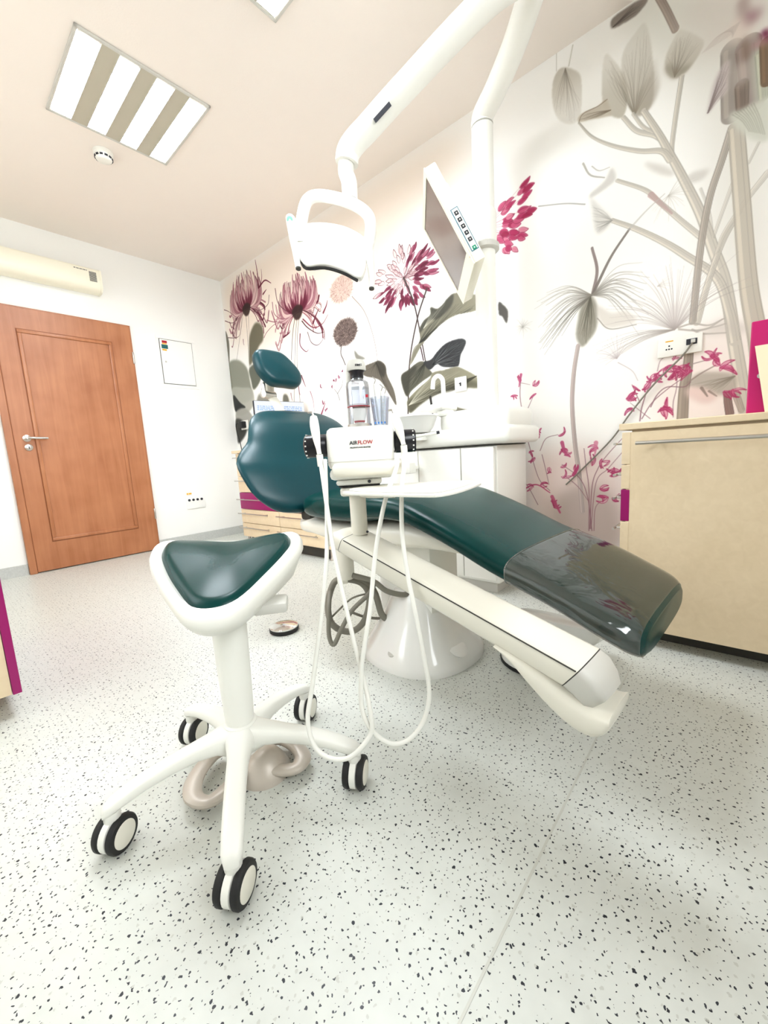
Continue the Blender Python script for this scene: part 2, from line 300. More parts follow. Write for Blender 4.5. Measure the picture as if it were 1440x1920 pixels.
def BALL(c, r, col, dk, al=.8, fuzz=1.15, n=420, seed=3):
    R = random.Random(seed); c = mm(c)[0]; r = r*PPM/1000*np.array((1.35, 1.))
    fill_px(np.array([c+r*np.array((math.cos(t), math.sin(t))) for t in np.linspace(0, 2*math.pi, 40)[:-1]]), col, al, 2)
    for i in range(n):
        t = R.uniform(0, 2*math.pi); q = math.sqrt(R.random()); o = c+r*q*np.array((math.cos(t), math.sin(t))); dr = np.array((math.cos(t), math.sin(t)+.35))*q+np.array((R.uniform(-.5, .5), R.uniform(-.2, .6)))*(1-q); dr = dr/max(np.hypot(*dr), .01)
        line_px(np.array([o, o+dr*r*R.uniform(.06, .17)*fuzz]), 1.1, .6, dk if R.random() < .6 else tuple(min(255, v+50) for v in col), .55*al+.2)
def DAHLIA(c, r, a0, a1, filled, seed, n=90, qmin=0.):
    """star flower: outlined petals turning into detached crimson ones towards the rim, between angles a0 and a1"""
    R = random.Random(seed); c = mm(c)[0]; r = r*PPM/1000
    for i in range(n):
        t = math.radians(R.uniform(a0, a1)); q = max(qmin, (i/n)**.6); d = np.array((1.28*math.cos(t), math.sin(t))); crim = filled(math.degrees(t)) and q > .35
        b = c+d*r*q*.72; e = b+d*r*R.uniform(.2, .3)*(.62 if qmin else 1)
        if crim: petal(b, e, r*R.uniform(.07, .11), R.uniform(-.12, .12), R.choice([(196, 48, 100), (214, 86, 128), (178, 30, 80), (226, 130, 156)]), (150, 24, 66), .95, 1.2)
        else: petal(b, e, r*.11, R.uniform(-.1, .1), (246, 214, 212), (150, 70, 84), .7, 1.5)
        if R.random() < .5: line_px(np.array([c, b]), .8, .8, (158, 82, 96), .45)
def PINK(L, sz, seed, al=.9):
    """small sketched crimson blossoms at the listed points"""
    R = random.Random(seed)
    for p in mm(L):
        s = sz*PPM/1000*R.uniform(.65, 1.0); t0 = R.uniform(0, 6.28)
        for k in range(R.choice((2, 2, 3, 3))):
            t = t0+R.uniform(-.9, .9); d = np.array((math.cos(t), math.sin(t))); petal(p-d*s*.2, p+d*s*R.uniform(.5, .95), s*R.uniform(.12, .26), R.uniform(-.3, .3), R.choice([(214, 84, 134), (226, 120, 156), (206, 70, 122), (236, 164, 186)]), (184, 56, 102), al*R.uniform(.45, .9), 1.6)
def SPRAY(c, r, a0, a1, n, col, al, seed, w_=1.0, droop=0.):
    R = random.Random(seed); c = mm(c)[0]; r = r*PPM/1000
    for i in range(n):
        t = math.radians(a0+(a1-a0)*(i+R.random())/n); L_ = r*R.uniform(.6, 1.05); d = np.array((math.cos(t), math.sin(t))); m_ = c+d*L_*.5+np.array((0, L_*.08)); e = c+d*L_+np.array((0, -droop*L_))
        line_px(smooth([c, m_, e], 7), w_*1.2, w_*.5, col, al*R.uniform(.5, 1))
WSH([14,2662,1622,2662,2644,2663,2934,2436,2451,2282,2130,1905,1225,1807,-50,2088], (252, 234, 216), 0.75, 40)  # warm cast of the room lighting, painted into the print's upper left
WSH([3263,670,3472,751,3733,683,3789,299,3587,192,3293,386], (238, 214, 206), 0.8, 22)
WSH([3415,454,3556,546,3712,491,3754,239,3588,102,3445,270], (176, 160, 150), 0.6, 14)
WSH([3776,2665,4192,2452,4252,1885,4253,1305,4060,1489,4040,1992,3901,2346], (228, 224, 214), 0.85, 30)
WSH([3672,2736,3964,2594,3973,2362,3738,2568], (232, 230, 220), 0.7, 16)
WSH([3899,1171,4225,1230,4247,797,3909,828], (244, 230, 222), 0.8, 20)
WSH([1038,1615,1615,1510,1581,1213,980,1239], (252, 240, 226), 0.6, 14)
SHP([-29,2158,50,2065,18,1834,20,1573,-158,1599], (150, 146, 128), 0.9, 2)
SHP([-1,1838,177,1851,341,1747,382,1593,385,1426,87,1427,5,1594], (176, 178, 158), 0.9, 4)
SHP([389,1720,517,1751,608,1698,570,1581,437,1511,403,1608], (140, 146, 124), 0.9, 3)
SHP([470,2043,586,2119,690,2060,685,1942,594,1893,413,1752,428,1920], (146, 138, 106), 0.85, 4)
SHP([1,1576,230,1561,403,1516,411,1376,250,1292,43,1315], (206, 206, 192), 0.9, 3)
SHP([27,1513,144,1420,245,1359,167,1349,48,1334,21,1396], (84, 88, 86), 0.95, 2)
SHP([48,1334,224,1352,353,1261,367,1147,137,1108,34,1177], (196, 194, 182), 0.9, 3)
SHP([19,1248,160,1224,212,1102,35,996,13,1078], (96, 94, 86), 0.85, 4)
SHP([511,1446,658,1425,712,1365,700,1296,471,1323], (160, 158, 140), 0.7, 4)
SHP([931,1387,989,1379,1007,1310,918,1304], (120, 120, 100), 0.7, 3)
VEINS([20,1573], [27, 1785, 206, 1809, 380, 1676], 2.5, (120, 124, 104), 0.6, 14)
LIN([430,2280,420,2055,398,1718], 5, 4.0, (128, 92, 78), 0.85)
LIN([397,2289,307,2117,168,1853], 4, 3.2, (128, 92, 78), 0.85)
LIN([478,2259,453,2047,437,1828], 4, 3.2, (128, 92, 78), 0.85)
LIN([1214,2041,1150,1886,1098,1674], 8, 6.4, (130, 104, 84), 0.85)
LIN([1237,2020,1184,1839,1084,1300], 5, 4.0, (130, 104, 84), 0.85)
LIN([1263,2013,1210,1833,1172,1564,1173,1289], 5, 4.0, (130, 104, 84), 0.85)
MUM([448,2284], 340, 345, 5)
MUM([1242,2049], 350, 300, 8)
LIN([690,2410,695,2523,680,2658], 19.5, 5.2, (176, 40, 84), 0.9)
LIN([723,2417,758,2479,763,2550], 10.5, 2.8000000000000003, (176, 40, 84), 0.9)
LIN([707,2413,805,2440,895,2389], 18.0, 4.800000000000001, (176, 40, 84), 0.9)
LIN([755,2334,789,2348,814,2357], 16.5, 4.4, (176, 40, 84), 0.9)
LIN([1254,1862,1242,1772,1311,1703,1350,1710], 12.0, 3.2, (176, 40, 84), 0.9)
LIN([1357,1853,1395,1762,1476,1722,1552,1757,1569,1804], 6.75, 1.8, (118, 44, 62), 0.9)
LIN([1011,1890,1098,1906,1115,1926], 16.5, 4.4, (176, 40, 84), 0.9)
LIN([1294,1959,1361,1890,1476,1818,1569,1804], 10.5, 2.8000000000000003, (118, 44, 62), 0.9)
LIN([1309,1971,1434,1873,1554,1873,1630,1925], 12.0, 3.2, (190, 70, 104), 0.9)
LIN([1439,1908,1481,1957,1522,1997], 21.0, 5.6000000000000005, (176, 40, 84), 0.9)
LIN([1576,1954,1615,1993,1636,2030], 18.0, 4.800000000000001, (190, 60, 100), 0.9)
LIN([776,2097,890,2052,1032,2025,1161,2047], 9.0, 2.4000000000000004, (206, 120, 138), 0.9)
LIN([703,1955,758,1993,886,2029,1031,2017], 7.5, 2.0, (190, 80, 110), 0.9)
LIN([889,2223,902,2122,1007,2047,1118,2035], 10.5, 2.8000000000000003, (206, 120, 138), 0.9)
LIN([951,2324,974,2199,1086,2098,1180,2081], 9.0, 2.4000000000000004, (150, 70, 84), 0.9)
LIN([849,2298,814,2227,686,2212,560,2246], 6.75, 1.8, (118, 44, 62), 0.9)
LIN([575,2233,661,2168,648,2096], 9.0, 2.4000000000000004, (170, 90, 104), 0.9)
LIN([39,2105,186,2072,283,2086,353,2248], 6.75, 1.8, (150, 80, 90), 0.9)
LIN([18,2279,162,2224,315,2240], 7.5, 2.0, (160, 80, 92), 0.9)
LIN([24,2389,113,2347,245,2258], 6.75, 1.8, (150, 70, 84), 0.9)
LIN([333,2021,331,1985,340,1965], 10.5, 2.8000000000000003, (176, 40, 84), 0.9)
LIN([1225,1515,1250,1455,1271,1412], 13.5, 3.6, (176, 40, 84), 0.9)
LIN([1329,1364,1357,1281,1364,1185], 7.5, 2.0, (200, 90, 120), 0.9)
LIN([1447,1144,1483,1195,1513,1238], 18.0, 4.800000000000001, (206, 50, 100), 0.9)
LIN([1169,1452,1173,1386,1182,1353], 12.0, 3.2, (190, 80, 110), 0.9)
LIN([1048,1388,1055,1337,1066,1319], 9.0, 2.4000000000000004, (190, 100, 120), 0.9)
BALL([1804,2068], 95, (226, 186, 168), (206, 140, 130), 0.55, 1.3, 420, 3)
LIN([1915,1982,2027,1852,2095,1691,2130,1532,2132,1417], 7, 4, (196, 176, 160), 0.9)
BALL([1813,1746], 98, (158, 132, 122), (116, 90, 84), 0.95, 1.25, 700, 5)
LIN([1762,1663,1749,1598,1770,1551,1791,1504], 9, 8, (136, 114, 100), 0.95)
SHP([1901,1592,1945,1550,1991,1525,2013,1504,1918,1522], (150, 146, 130), 0.7, 2)
LIN([1697,1240,1676,1296,1640,1337], 6, 3, (120, 108, 96), 0.8)
LIN([1676,1296,1735,1350,1747,1391], 5, 3, (120, 108, 96), 0.8)
PINK([1616,1368,1647,1399,1705,1433,1747,1461,1675,1412], 34, 21, 0.7)
PINK([1472,1396,1515,1177,1488,1238], 40, 5, 0.6)
DAHLIA([2416,1958],235,0,360,lambda t: t % 360 < 75 or t % 360 > 195,6,120)
LIN([2416,1958,2488,1787,2527,1607,2574,1338], 12, 9, (120, 96, 92), 0.9)
LIN([2600,1832,2512,1662,2432,1399,2396,1057], 12, 11, (124, 100, 94), 0.95)
DAHLIA([3008,2037],300,-60,48,lambda t: True,9,46,.45)
SHP([2526,1595,2566,1642,2621,1666,2623,1711,2674,1688,2720,1703,2755,1729,2820,1745,2962,1687,2959,1608,2815,1615,2704,1590,2621,1545,2545,1495,2479,1422,2444,1389,2468,1463,2522,1520,2531,1565], (168, 162, 136), 0.95, 1)
SHP([2529,1599,2566,1642,2621,1666,2627,1710,2674,1688,2720,1703,2755,1729,2799,1742,2786,1685,2718,1640,2660,1628,2625,1637,2563,1596,2535,1574], (122, 120, 104), 0.9, 2)
VEINS([2522,1510], [2636, 1625, 2775, 1679, 2951, 1656, 2950, 1614], 3, (90, 88, 74), 0.7, 34, 0.08)
VEINS([2563,1596], [2629, 1700, 2720, 1703, 2776, 1723], 3, (226, 222, 200), 0.6, 14, 0.08)
SHP([2354,1324,2423,1353,2502,1388,2558,1379,2597,1322,2614,1290,2532,1255,2440,1209,2398,1174,2362,1241], (140, 138, 116), 0.95, 1)
SHP([2354,1324,2423,1353,2476,1373,2487,1342,2432,1291,2398,1174,2362,1241], (112, 108, 92), 0.8, 3)
VEINS([2563,1376], [2365, 1282, 2399, 1195, 2532, 1255], 3, (92, 92, 74), 0.75, 26, 0.1)
SHP([2612,1386,2662,1424,2721,1458,2788,1470,2852,1465,2878,1441,2860,1401,2838,1370,2825,1318,2803,1304,2703,1322,2658,1349,2597,1322,2551,1379], (92, 94, 96), 0.97, 1)
VEINS([2623,1351], [2661, 1414, 2766, 1466, 2872, 1443, 2848, 1350, 2803, 1308], 3, (186, 188, 188), 0.75, 30, 0.08)
VEINS([2623,1351], [2661, 1414, 2766, 1466, 2872, 1443, 2848, 1350, 2803, 1308], 3, (50, 52, 56), 0.6, 22, 0.08)
SHP([2403,1153,2492,1212,2594,1265,2620,1299,2714,1301,2803,1304,2867,1274,2948,1215,2951,1153,2863,1166,2753,1164,2661,1158,2588,1139,2498,1100,2417,1059,2394,1113], (176, 170, 142), 0.97, 1)
SHP([2409,1142,2528,1177,2651,1207,2800,1226,2947,1189,2951,1153,2863,1166,2753,1164,2661,1158,2588,1139,2498,1100,2417,1059,2397,1113], (132, 128, 102), 0.8, 4)
VEINS([2948,1224], [2410, 1152, 2418, 1069, 2537, 1126, 2696, 1162, 2841, 1169], 3.5, (104, 100, 78), 0.8, 40, 0.06)
VEINS([2407,1112], [2607, 1282, 2713, 1292, 2845, 1269, 2937, 1208], 3, (228, 224, 204), 0.6, 26, 0.06)
SHP([2092,1465,2152,1464,2207,1423,2223,1346,2279,1233,2292,1126,2234,1207,2169,1302,2112,1344,1992,1385,1966,1445], (150, 140, 122), 0.95, 1)
SHP([2122,1460,2166,1457,2213,1401,2187,1342,2145,1381], (112, 104, 90), 0.8, 3)
VEINS([2122,1460], [1979, 1410, 2127, 1341, 2235, 1218, 2286, 1137], 3, (100, 94, 80), 0.7, 18, 0.08)
SHP([2744,1070,2815,1047,2900,1010,2746,998], (168, 162, 138), 0.9, 1)
VEINS([2900,1010], [2745, 1065, 2745, 1032, 2746, 1003], 3, (120, 116, 94), 0.7, 12, 0.04)
SHP([3098,1611,3125,1592,3154,1548,3146,1485,3119,1528,3099,1546], (96, 92, 86), 0.95, 1)
LIN([2594,1143,2607,1038], 18, 16, (98, 94, 84), 0.95)
LIN([2532,1479,2550,1393], 10, 9, (128, 86, 92), 0.95)
LIN([2438,1390,2483,1489,2558,1502], 14, 5, (180, 172, 150), 0.8)
SHP([3453,2599,3499,2564,3536,2513,3542,2411,3533,2339,3492,2330,3433,2385,3407,2462,3405,2550,3424,2593], (196, 188, 172), 0.765, 1, (1.0, 0.3))
VEINS([3466,2587], [3408, 2453, 3441, 2372, 3509, 2329, 3539, 2413], 3, (140, 130, 116), 0.35, 26, 0.06)
LIN([3424,2678,3424,2601], 3, 3, (200, 196, 184), 0.8)
LIN([3500,2665,3482,2589], 6, 6, (206, 202, 190), 0.8)
SHP([3717,2242,3658,2288,3633,2361,3631,2479,3646,2540,3684,2484,3709,2436,3728,2372,3737,2303], (190, 182, 164), 0.85, 1, (1.0, 0.3))
SHP([3774,2219,3730,2307,3709,2440,3720,2511,3759,2548,3795,2567,3817,2498,3829,2417,3838,2323,3828,2225], (190, 182, 166), 0.8, 1, (1.0, 0.25))
SHP([3774,2219,3828,2225,3856,2279,3852,2335,3836,2406,3821,2353,3772,2298], (176, 166, 150), 0.8, 3, (1.0, 0.25))
VEINS([3767,2223], [3636, 2461, 3646, 2535, 3691, 2458, 3726, 2493, 3792, 2554, 3828, 2430, 3853, 2307], 3, (140, 130, 114), 0.35, 44, 0.05, 3)
SHP([3673,2280,3649,2352,3612,2343,3541,2350,3527,2323,3589,2301,3658,2277], (206, 196, 178), 0.9, 1)
VEINS([3669,2297], [3541, 2347, 3529, 2323, 3597, 2298], 3, (140, 124, 106), 0.7, 14, 0.05)
LIN([3529,2318,3549,2346,3612,2343,3653,2350], 4, 4, (150, 130, 110), 0.8)
SHP([3909,2288,3883,2324,3876,2375,3889,2413,3916,2452,3934,2453,4004,2371,3998,2333,3969,2299,3940,2284], (196, 188, 172), 0.9, 1, (1.0, 0.3))
VEINS([3912,2293], [3881, 2378, 3919, 2447, 3959, 2425, 4002, 2363], 3, (140, 130, 116), 0.35, 34, 0.06)
SHP([3909,2288,3880,2329,3881,2359,3920,2322,3969,2306,3940,2284], (160, 150, 132), 0.6, 3)
STALK([3845,2631,3875,2559,3909,2469], 26, 26, (168, 152, 140), 0.9)
SHP([3670,2626,3670,2665,3749,2670,3799,2657,3803,2639,3764,2616,3723,2616], (150, 138, 128), 0.95, 1)
VEINS([3674,2630], [3749, 2666, 3796, 2651, 3777, 2624], 4, (100, 90, 84), 0.7, 14, 0.04)
STALK([3937,2279,3918,2108,3912,2000,3934,1927], 18, 16, (210, 203, 190), 0.9)
STALK([3721,2240,3775,2157,3844,2104,3878,2066], 16, 22, (210, 203, 190), 0.9)
STALK([3760,2234,3803,2157,3857,2104], 12, 14, (210, 203, 190), 0.85)
STALK([3801,2222,3864,2094,3906,1996,3954,1883,4021,1715,4070,1557,4117,1400,4157,1162,4207,870], 22, 50, (210, 203, 190), 0.95)
STALK([3529,2318,3590,2226,3682,2141,3791,2066,3873,2026,3907,1975], 6, 26, (210, 203, 190), 0.9)
STALK([3700,1986,3816,1894,3873,1819,3960,1704,4035,1608], 14, 22, (210, 203, 190), 0.85)
STALK([3681,1821,3785,1742,3891,1649,3978,1560,4086,1438,4134,1289,4159,1161], 18, 38, (210, 203, 190), 0.9)
STALK([4149,1670,4098,1567,4057,1418,4027,1269], 20, 26, (210, 203, 190), 0.85)
STALK([4228,1779,4174,1712,4108,1612,4082,1538], 24, 14, (210, 203, 190), 0.6)
STALK([4127,1799,4093,1686,4068,1599], 14, 12, (210, 203, 190), 0.5)
STALK([4018,1813,4052,1703,4068,1599], 9, 9, (210, 203, 190), 0.4)
STALK([4196,1901,4168,1838], 9, 9, (210, 203, 190), 0.5)
STALK([4111,1998,4084,1891,4049,1758,4027,1572,4011,1277], 26, 26, (182, 172, 160), 0.9)
STALK([4124,1988,4152,1728,4191,1378,4233,1138,4268,868], 52, 68, (200, 191, 175), 0.9)
LIN([3838,1866,3873,1819,3920,1755], 24, 8, (196, 164, 160), 0.7)
SHP([3925,1907,3889,1923,3842,1963,3810,2010,3861,1979,3908,1939], (212, 206, 196), 0.7, 3)
SHP([3964,1872,3991,1887,4042,1874,4022,1845,3980,1851], (206, 200, 190), 0.6, 3)
SPRAY([3905,1834], 110, -150, 60, 20, (190, 184, 172), 0.5, 4)
SHP([3681,1821,3633,1895,3585,1962,3593,1919,3611,1808,3635,1783], (214, 210, 202), 0.7, 3)
VEINS([3684,1819], [3577, 1942, 3570, 1872, 3587, 1801, 3650, 1785], 3, (160, 156, 148), 0.7, 20, 0.1)
SHP([3647,2006,3677,2050,3696,1999,3663,1976,3593,1959,3585,1978], (206, 202, 194), 0.7, 2)
LIN([3551,2128,3584,2062,3647,2022], 9, 5, (176, 170, 162), 0.8)
LIN([3591,2097,3623,2063,3669,2057], 5, 3, (180, 176, 168), 0.7)
LIN([3333,2026,3468,1983,3561,1941], 6, 6, (170, 166, 160), 0.8)
LIN([3596,1728,3620,1617,3602,1514], 12, 16, (150, 134, 130), 0.9)
LIN([3756,1753,3683,1661,3626,1557,3602,1510], 10, 16, (132, 122, 116), 0.9)
LIN([3756,1753,3826,1808,3891,1847], 10, 4, (200, 196, 188), 0.6)
SHP([3588,1511,3623,1445,3620,1344,3583,1288,3550,1269,3524,1328,3533,1404,3548,1466], (160, 154, 138), 0.9, 2)
VEINS([3591,1505], [3529, 1340, 3555, 1273, 3586, 1287, 3617, 1353], 3.5, (110, 106, 92), 0.75, 26, 0.05)
SPRAY([3598,1507], 300, 150, 215, 24, (150, 144, 134), 0.75, 7, 1.4, 0.15)
SPRAY([3598,1507], 330, 212, 228, 12, (130, 124, 114), 0.8, 17, 1.4, 0.0)
SPRAY([3598,1507], 260, -40, 35, 24, (150, 144, 134), 0.75, 8, 1.4, 0.25)
SHP([3623,1450,3688,1399,3749,1391,3795,1339,3751,1325,3673,1331,3632,1380], (222, 214, 202), 0.7, 3)
LIN([3624,1390,3681,1325,3795,1318], 4, 3, (150, 140, 128), 0.8)
STALK([3534,1277,3514,1141,3507,976,3522,777,3545,604,3563,399], 20, 22, (196, 180, 174), 0.95)
SPRAY([3240,1440], 60, 0, 360, 26, (176, 172, 164), 0.6, 10)
SPRAY([3876,1466], 60, -40, 40, 8, (200, 190, 178), 0.5, 12)
SPRAY([3716,1177], 120, 40, 190, 18, (190, 176, 176), 0.6, 13)
LIN([3721,1157,3782,1107,3808,1056], 4, 3, (190, 176, 176), 0.6)
SPRAY([3947,1259], 330, 25, 165, 46, (176, 164, 158), 0.6, 14, 1.2, 0.05)
SPRAY([3947,1259], 330, 178, 200, 14, (170, 160, 152), 0.6, 15, 1.2)
SHP([3950,1262,3933,1306,3925,1355,3947,1370,3963,1341,3958,1296], (220, 210, 206), 0.6, 6)
LIN([3960,1264,4011,1269,4069,1248,4119,1263], 8, 6, (182, 172, 162), 0.7)
LIN([3963,1256,4029,1236,4098,1237,4125,1241], 8, 6, (182, 172, 162), 0.7)
LIN([4011,1244,4048,1218,4127,1203], 8, 6, (182, 172, 162), 0.7)
LIN([4030,1233,4070,1237,4113,1261], 8, 6, (182, 172, 162), 0.7)
SHP([4029,1243,4070,1241,4119,1256,4201,1212,4202,1192,4127,1200,4057,1212], (206, 198, 188), 0.55, 6)
SHP([3999,1008,4037,1050,4095,1047,4162,1028,4175,991,4168,951,4110,945,4063,973,4012,995], (184, 174, 160), 0.85, 3)
VEINS([4165,1017], [4008, 1003, 4064, 966, 4110, 948], 5, (150, 140, 126), 0.5, 20, 0.08)
STALK([4003,1150,4000,1074,3991,984,3989,853], 34, 44, (166, 152, 138), 0.95)
SHP([4000,990,4051,989,4111,938,4066,915,4010,951], (232, 204, 196), 0.8, 4)
LIN([4054,985,4076,946], 12, 6, (140, 120, 110), 0.7)
LIN([4081,967,4108,942], 9, 5, (150, 130, 120), 0.7)
STALK([4144,944,4148,908,4156,861], 26, 30, (140, 112, 104), 0.85)
STALK([4172,940,4194,871], 26, 22, (176, 160, 148), 0.7)
LIN([4011,1094,4044,1099,4075,1103], 5, 4, (170, 150, 146), 0.8)
LIN([4002,1015,4049,1048,4099,1074], 7, 5, (160, 140, 132), 0.8)
PINK([4086,1115,4110,1079,4104,1094,4125,1055,4081,1113], 62, 31)
PINK([3966,1080,3994,1068,4009,1062,3947,1084], 70, 33)
PINK([3886,1068,3880,1046,3921,1088,3948,1131,4138,952,4155,953,4165,955,3908,908,3930,917], 52, 35)
LIN([3864,925,3889,979,3927,1008,3990,999,4014,1017], 5, 4, (150, 112, 120), 0.8)
LIN([3954,868,3952,933,3962,995,3963,1062], 4, 3, (150, 112, 120), 0.7)
LIN([3886,1087,3894,1127,3910,1146], 4, 3, (170, 140, 146), 0.7)
LIN([3227,1183,3220,1072,3231,980,3253,852,3276,759,3299,665,3333,572,3389,514], 4.5, 3.0, (150, 100, 112), 0.8)
LIN([3221,1139,3279,1119], 2.7, 1.7999999999999998, (150, 100, 112), 0.8)
LIN([3260,977,3301,1061], 3.6, 2.4, (150, 100, 112), 0.8)
LIN([3247,853,3217,832], 2.7, 1.7999999999999998, (150, 100, 112), 0.8)
LIN([3334,744,3368,810,3433,827], 3.6, 2.4, (150, 100, 112), 0.8)
LIN([3345,721,3367,629,3384,549], 3.6, 2.4, (150, 100, 112), 0.8)
LIN([3612,299,3590,474,3549,582,3455,661], 4.5, 3.0, (150, 100, 112), 0.8)
LIN([3597,298,3595,517,3579,646,3568,743], 4.5, 3.0, (150, 100, 112), 0.8)
LIN([3602,309,3610,539,3637,634,3674,696,3746,783], 4.5, 3.0, (150, 100, 112), 0.8)
LIN([3607,310,3629,560,3685,633,3747,713], 3.6, 2.4, (150, 100, 112), 0.8)
LIN([3622,300,3630,431,3687,476], 3.6, 2.4, (150, 100, 112), 0.8)
LIN([3320,431,3262,537,3214,584], 3.6, 2.4, (150, 100, 112), 0.8)
LIN([3476,594,3539,538,3591,463], 3.6, 2.4, (150, 100, 112), 0.8)
LIN([3821,864,3828,930,3858,1029,3897,1051], 5.4, 3.5999999999999996, (150, 100, 112), 0.8)
LIN([3829,873,3869,944,3930,1000,3982,1037], 4.5, 3.0, (150, 100, 112), 0.8)
LIN([3819,951,3783,1041], 3.6, 2.4, (150, 100, 112), 0.8)
LIN([3863,870,3820,912,3777,956], 2.7, 1.7999999999999998, (150, 100, 112), 0.8)
PINK([3221,1151,3302,1116,3307,1060,3171,1067,3219,987,3182,986,3248,978], 56, 41)
PINK([3311,853,3323,824,3217,832,3444,826,3276,736,3299,700,3476,737,3497,725], 58, 42)
PINK([3384,640,3455,650,3528,626,3461,594,3626,739,3656,676,3608,661,3684,669], 58, 43)
PINK([3286,537,3237,512,3344,549,3401,457,3417,423,3649,486,3678,481,3715,477,3658,529,3704,602,3731,612], 62, 44)
PINK([3786,916,3776,975,3792,1030,3873,1055,3850,1031,3919,1092,3965,1075,3995,1061,3917,910,3941,898,3768,976], 60, 45)
LIN([3227,1183,3214,1118], 16, 6, (206, 90, 136), 0.85)
LIN([3455,782,3471,726,3497,703], 20, 8, (206, 90, 136), 0.9)
LIN([3626,770,3622,708], 22, 6, (222, 130, 160), 0.8)
LIN([3518,604,3538,647], 22, 10, (200, 70, 120), 0.9)
LIN([3401,480,3445,390], 20, 10, (206, 90, 130), 0.85)
LIN([3219,512,3309,549,3389,503], 10, 5, (206, 80, 124), 0.9)
SHP([4088,2284,4115,2273,4153,2244,4162,2166,4176,2042,4137,2051,4099,2049,4093,2175], (182, 168, 158), 0.8, 3)
STALK([4097,2279,4102,2171,4109,2047], 70, 70, (166, 156, 146), 0.9)
STALK([4147,2260,4157,2169,4171,2045], 80, 66, (160, 142, 134), 0.9)
STALK([4134,2133,4139,2056], 44, 40, (140, 124, 112), 0.9)
SHP([4113,2214,4139,2210,4148,2150,4127,2131,4113,2164], (204, 192, 182), 0.8, 6)
SHP([4093,2244,4069,2237,4043,2185,4030,2089,4057,2116,4090,2137,4093,2175], (206, 194, 190), 0.85, 2)
VEINS([4031,2092], [4063, 2230, 4090, 2239, 4092, 2145], 5, (150, 134, 130), 0.6, 18, 0.05)
SHP([4160,2216,4189,2234,4205,2212,4215,2030,4178,2050], (208, 212, 196), 0.8, 6)
STALK([4185,2212,4201,2053], 36, 30, (190, 190, 170), 0.8)
STALK([4201,2238,4211,2108], 44, 44, (134, 108, 84), 0.9)
SHP([4102,2047,4134,2046,4178,2047,4220,2033,4226,1904,4193,1905,4144,1959,4112,2007], (214, 214, 200), 0.95, 3)
LIN([4110,2043,4141,2004,4165,1954], 3, 2, (160, 158, 140), 0.6)
LIN([4118,2044,4148,2002,4171,1950], 3, 2, (160, 158, 140), 0.6)
LIN([4126,2044,4155,2000,4177,1946], 3, 2, (160, 158, 140), 0.6)
LIN([4134,2045,4162,1998,4183,1941], 3, 2, (160, 158, 140), 0.6)
LIN([4142,2046,4168,1996,4189,1937], 3, 2, (160, 158, 140), 0.6)
LIN([4150,2047,4175,1994,4195,1933], 3, 2, (160, 158, 140), 0.6)
LIN([4158,2047,4181,1993,4200,1929], 3, 2, (160, 158, 140), 0.6)
LIN([4166,2048,4188,1991,4206,1924], 3, 2, (160, 158, 140), 0.6)
LIN([4173,2049,4194,1989,4212,1920], 3, 2, (160, 158, 140), 0.6)
SHP([3954,2545,4111,2468,4200,2408,4201,2291,4140,2294,4098,2296,4049,2308,3998,2314,4007,2378,3945,2475], (226, 216, 206), 0.7, 14)
SHP([4110,2439,4139,2426,4145,2363,4132,2353,4113,2378], (182, 160, 154), 0.8, 4)
SHP([4090,2375,4126,2375,4149,2337,4151,2294,4120,2292,4086,2328], (232, 216, 204), 0.8, 6)
SHP([4134,2382,4162,2375,4180,2351,4159,2330,4138,2343], (166, 124, 130), 0.7, 5)
SHP([4181,2286,4206,2279,4209,2239,4193,2252], (120, 32, 66), 0.9, 3)
SHP([4150,2258,4203,2255,4204,2237,4169,2241], (196, 150, 148), 0.8, 4)
SHP([4127,2299,4143,2286,4149,2222,4139,2213,4130,2246], (140, 116, 100), 0.75, 4)
LIN([4003,2324,4047,2353,4096,2350], 3, 2, (206, 192, 182), 0.45)
LIN([4010,2324,4052,2354,4096,2348], 3, 2, (206, 192, 182), 0.45)
LIN([4016,2325,4057,2354,4096,2346], 3, 2, (206, 192, 182), 0.45)
LIN([4022,2325,4062,2355,4096,2344], 3, 2, (206, 192, 182), 0.45)
LIN([4028,2326,4067,2355,4096,2342], 3, 2, (206, 192, 182), 0.45)
LIN([4034,2327,4072,2356,4096,2340], 3, 2, (206, 192, 182), 0.45)
LIN([4040,2327,4076,2357,4097,2338], 3, 2, (206, 192, 182), 0.45)
LIN([4046,2328,4081,2357,4097,2336], 3, 2, (206, 192, 182), 0.45)
LIN([4053,2328,4086,2358,4097,2334], 3, 2, (206, 192, 182), 0.45)
LIN([4059,2329,4091,2358,4097,2333], 3, 2, (206, 192, 182), 0.45)
LIN([4065,2330,4096,2359,4097,2331], 3, 2, (206, 192, 182), 0.45)
LIN([4071,2330,4100,2359,4097,2329], 3, 2, (206, 192, 182), 0.45)
LIN([4076,2331,4105,2360,4097,2327], 3, 2, (206, 192, 182), 0.45)
LIN([4082,2331,4110,2361,4097,2325], 3, 2, (206, 192, 182), 0.45)
LIN([4088,2332,4114,2361,4097,2323], 3, 2, (206, 192, 182), 0.45)
LIN([4094,2332,4119,2362,4097,2321], 3, 2, (206, 192, 182), 0.45)
img = bpy.data.images.new('painted_mural', NX, NY); px_ = np.ones((NY, NX, 4), np.float32); px_[..., :3] = np.clip(CV, 0, 1)*(CV.mean(2)**(.75-.6*np.clip((np.arange(NX)/PPM-2.75)/.4, 0, 1))[None, :])[..., None]
img.pixels.foreach_set(px_.ravel()); img.update(); img.pack()
mm_ = bpy.data.materials.new('mural_wallpaper'); mm_.use_nodes = True; nt_ = mm_.node_tree; b_ = nt_.nodes['Principled BSDF']; b_.inputs['Roughness'].default_value = .6; b_.inputs['Specular IOR Level'].default_value = .25
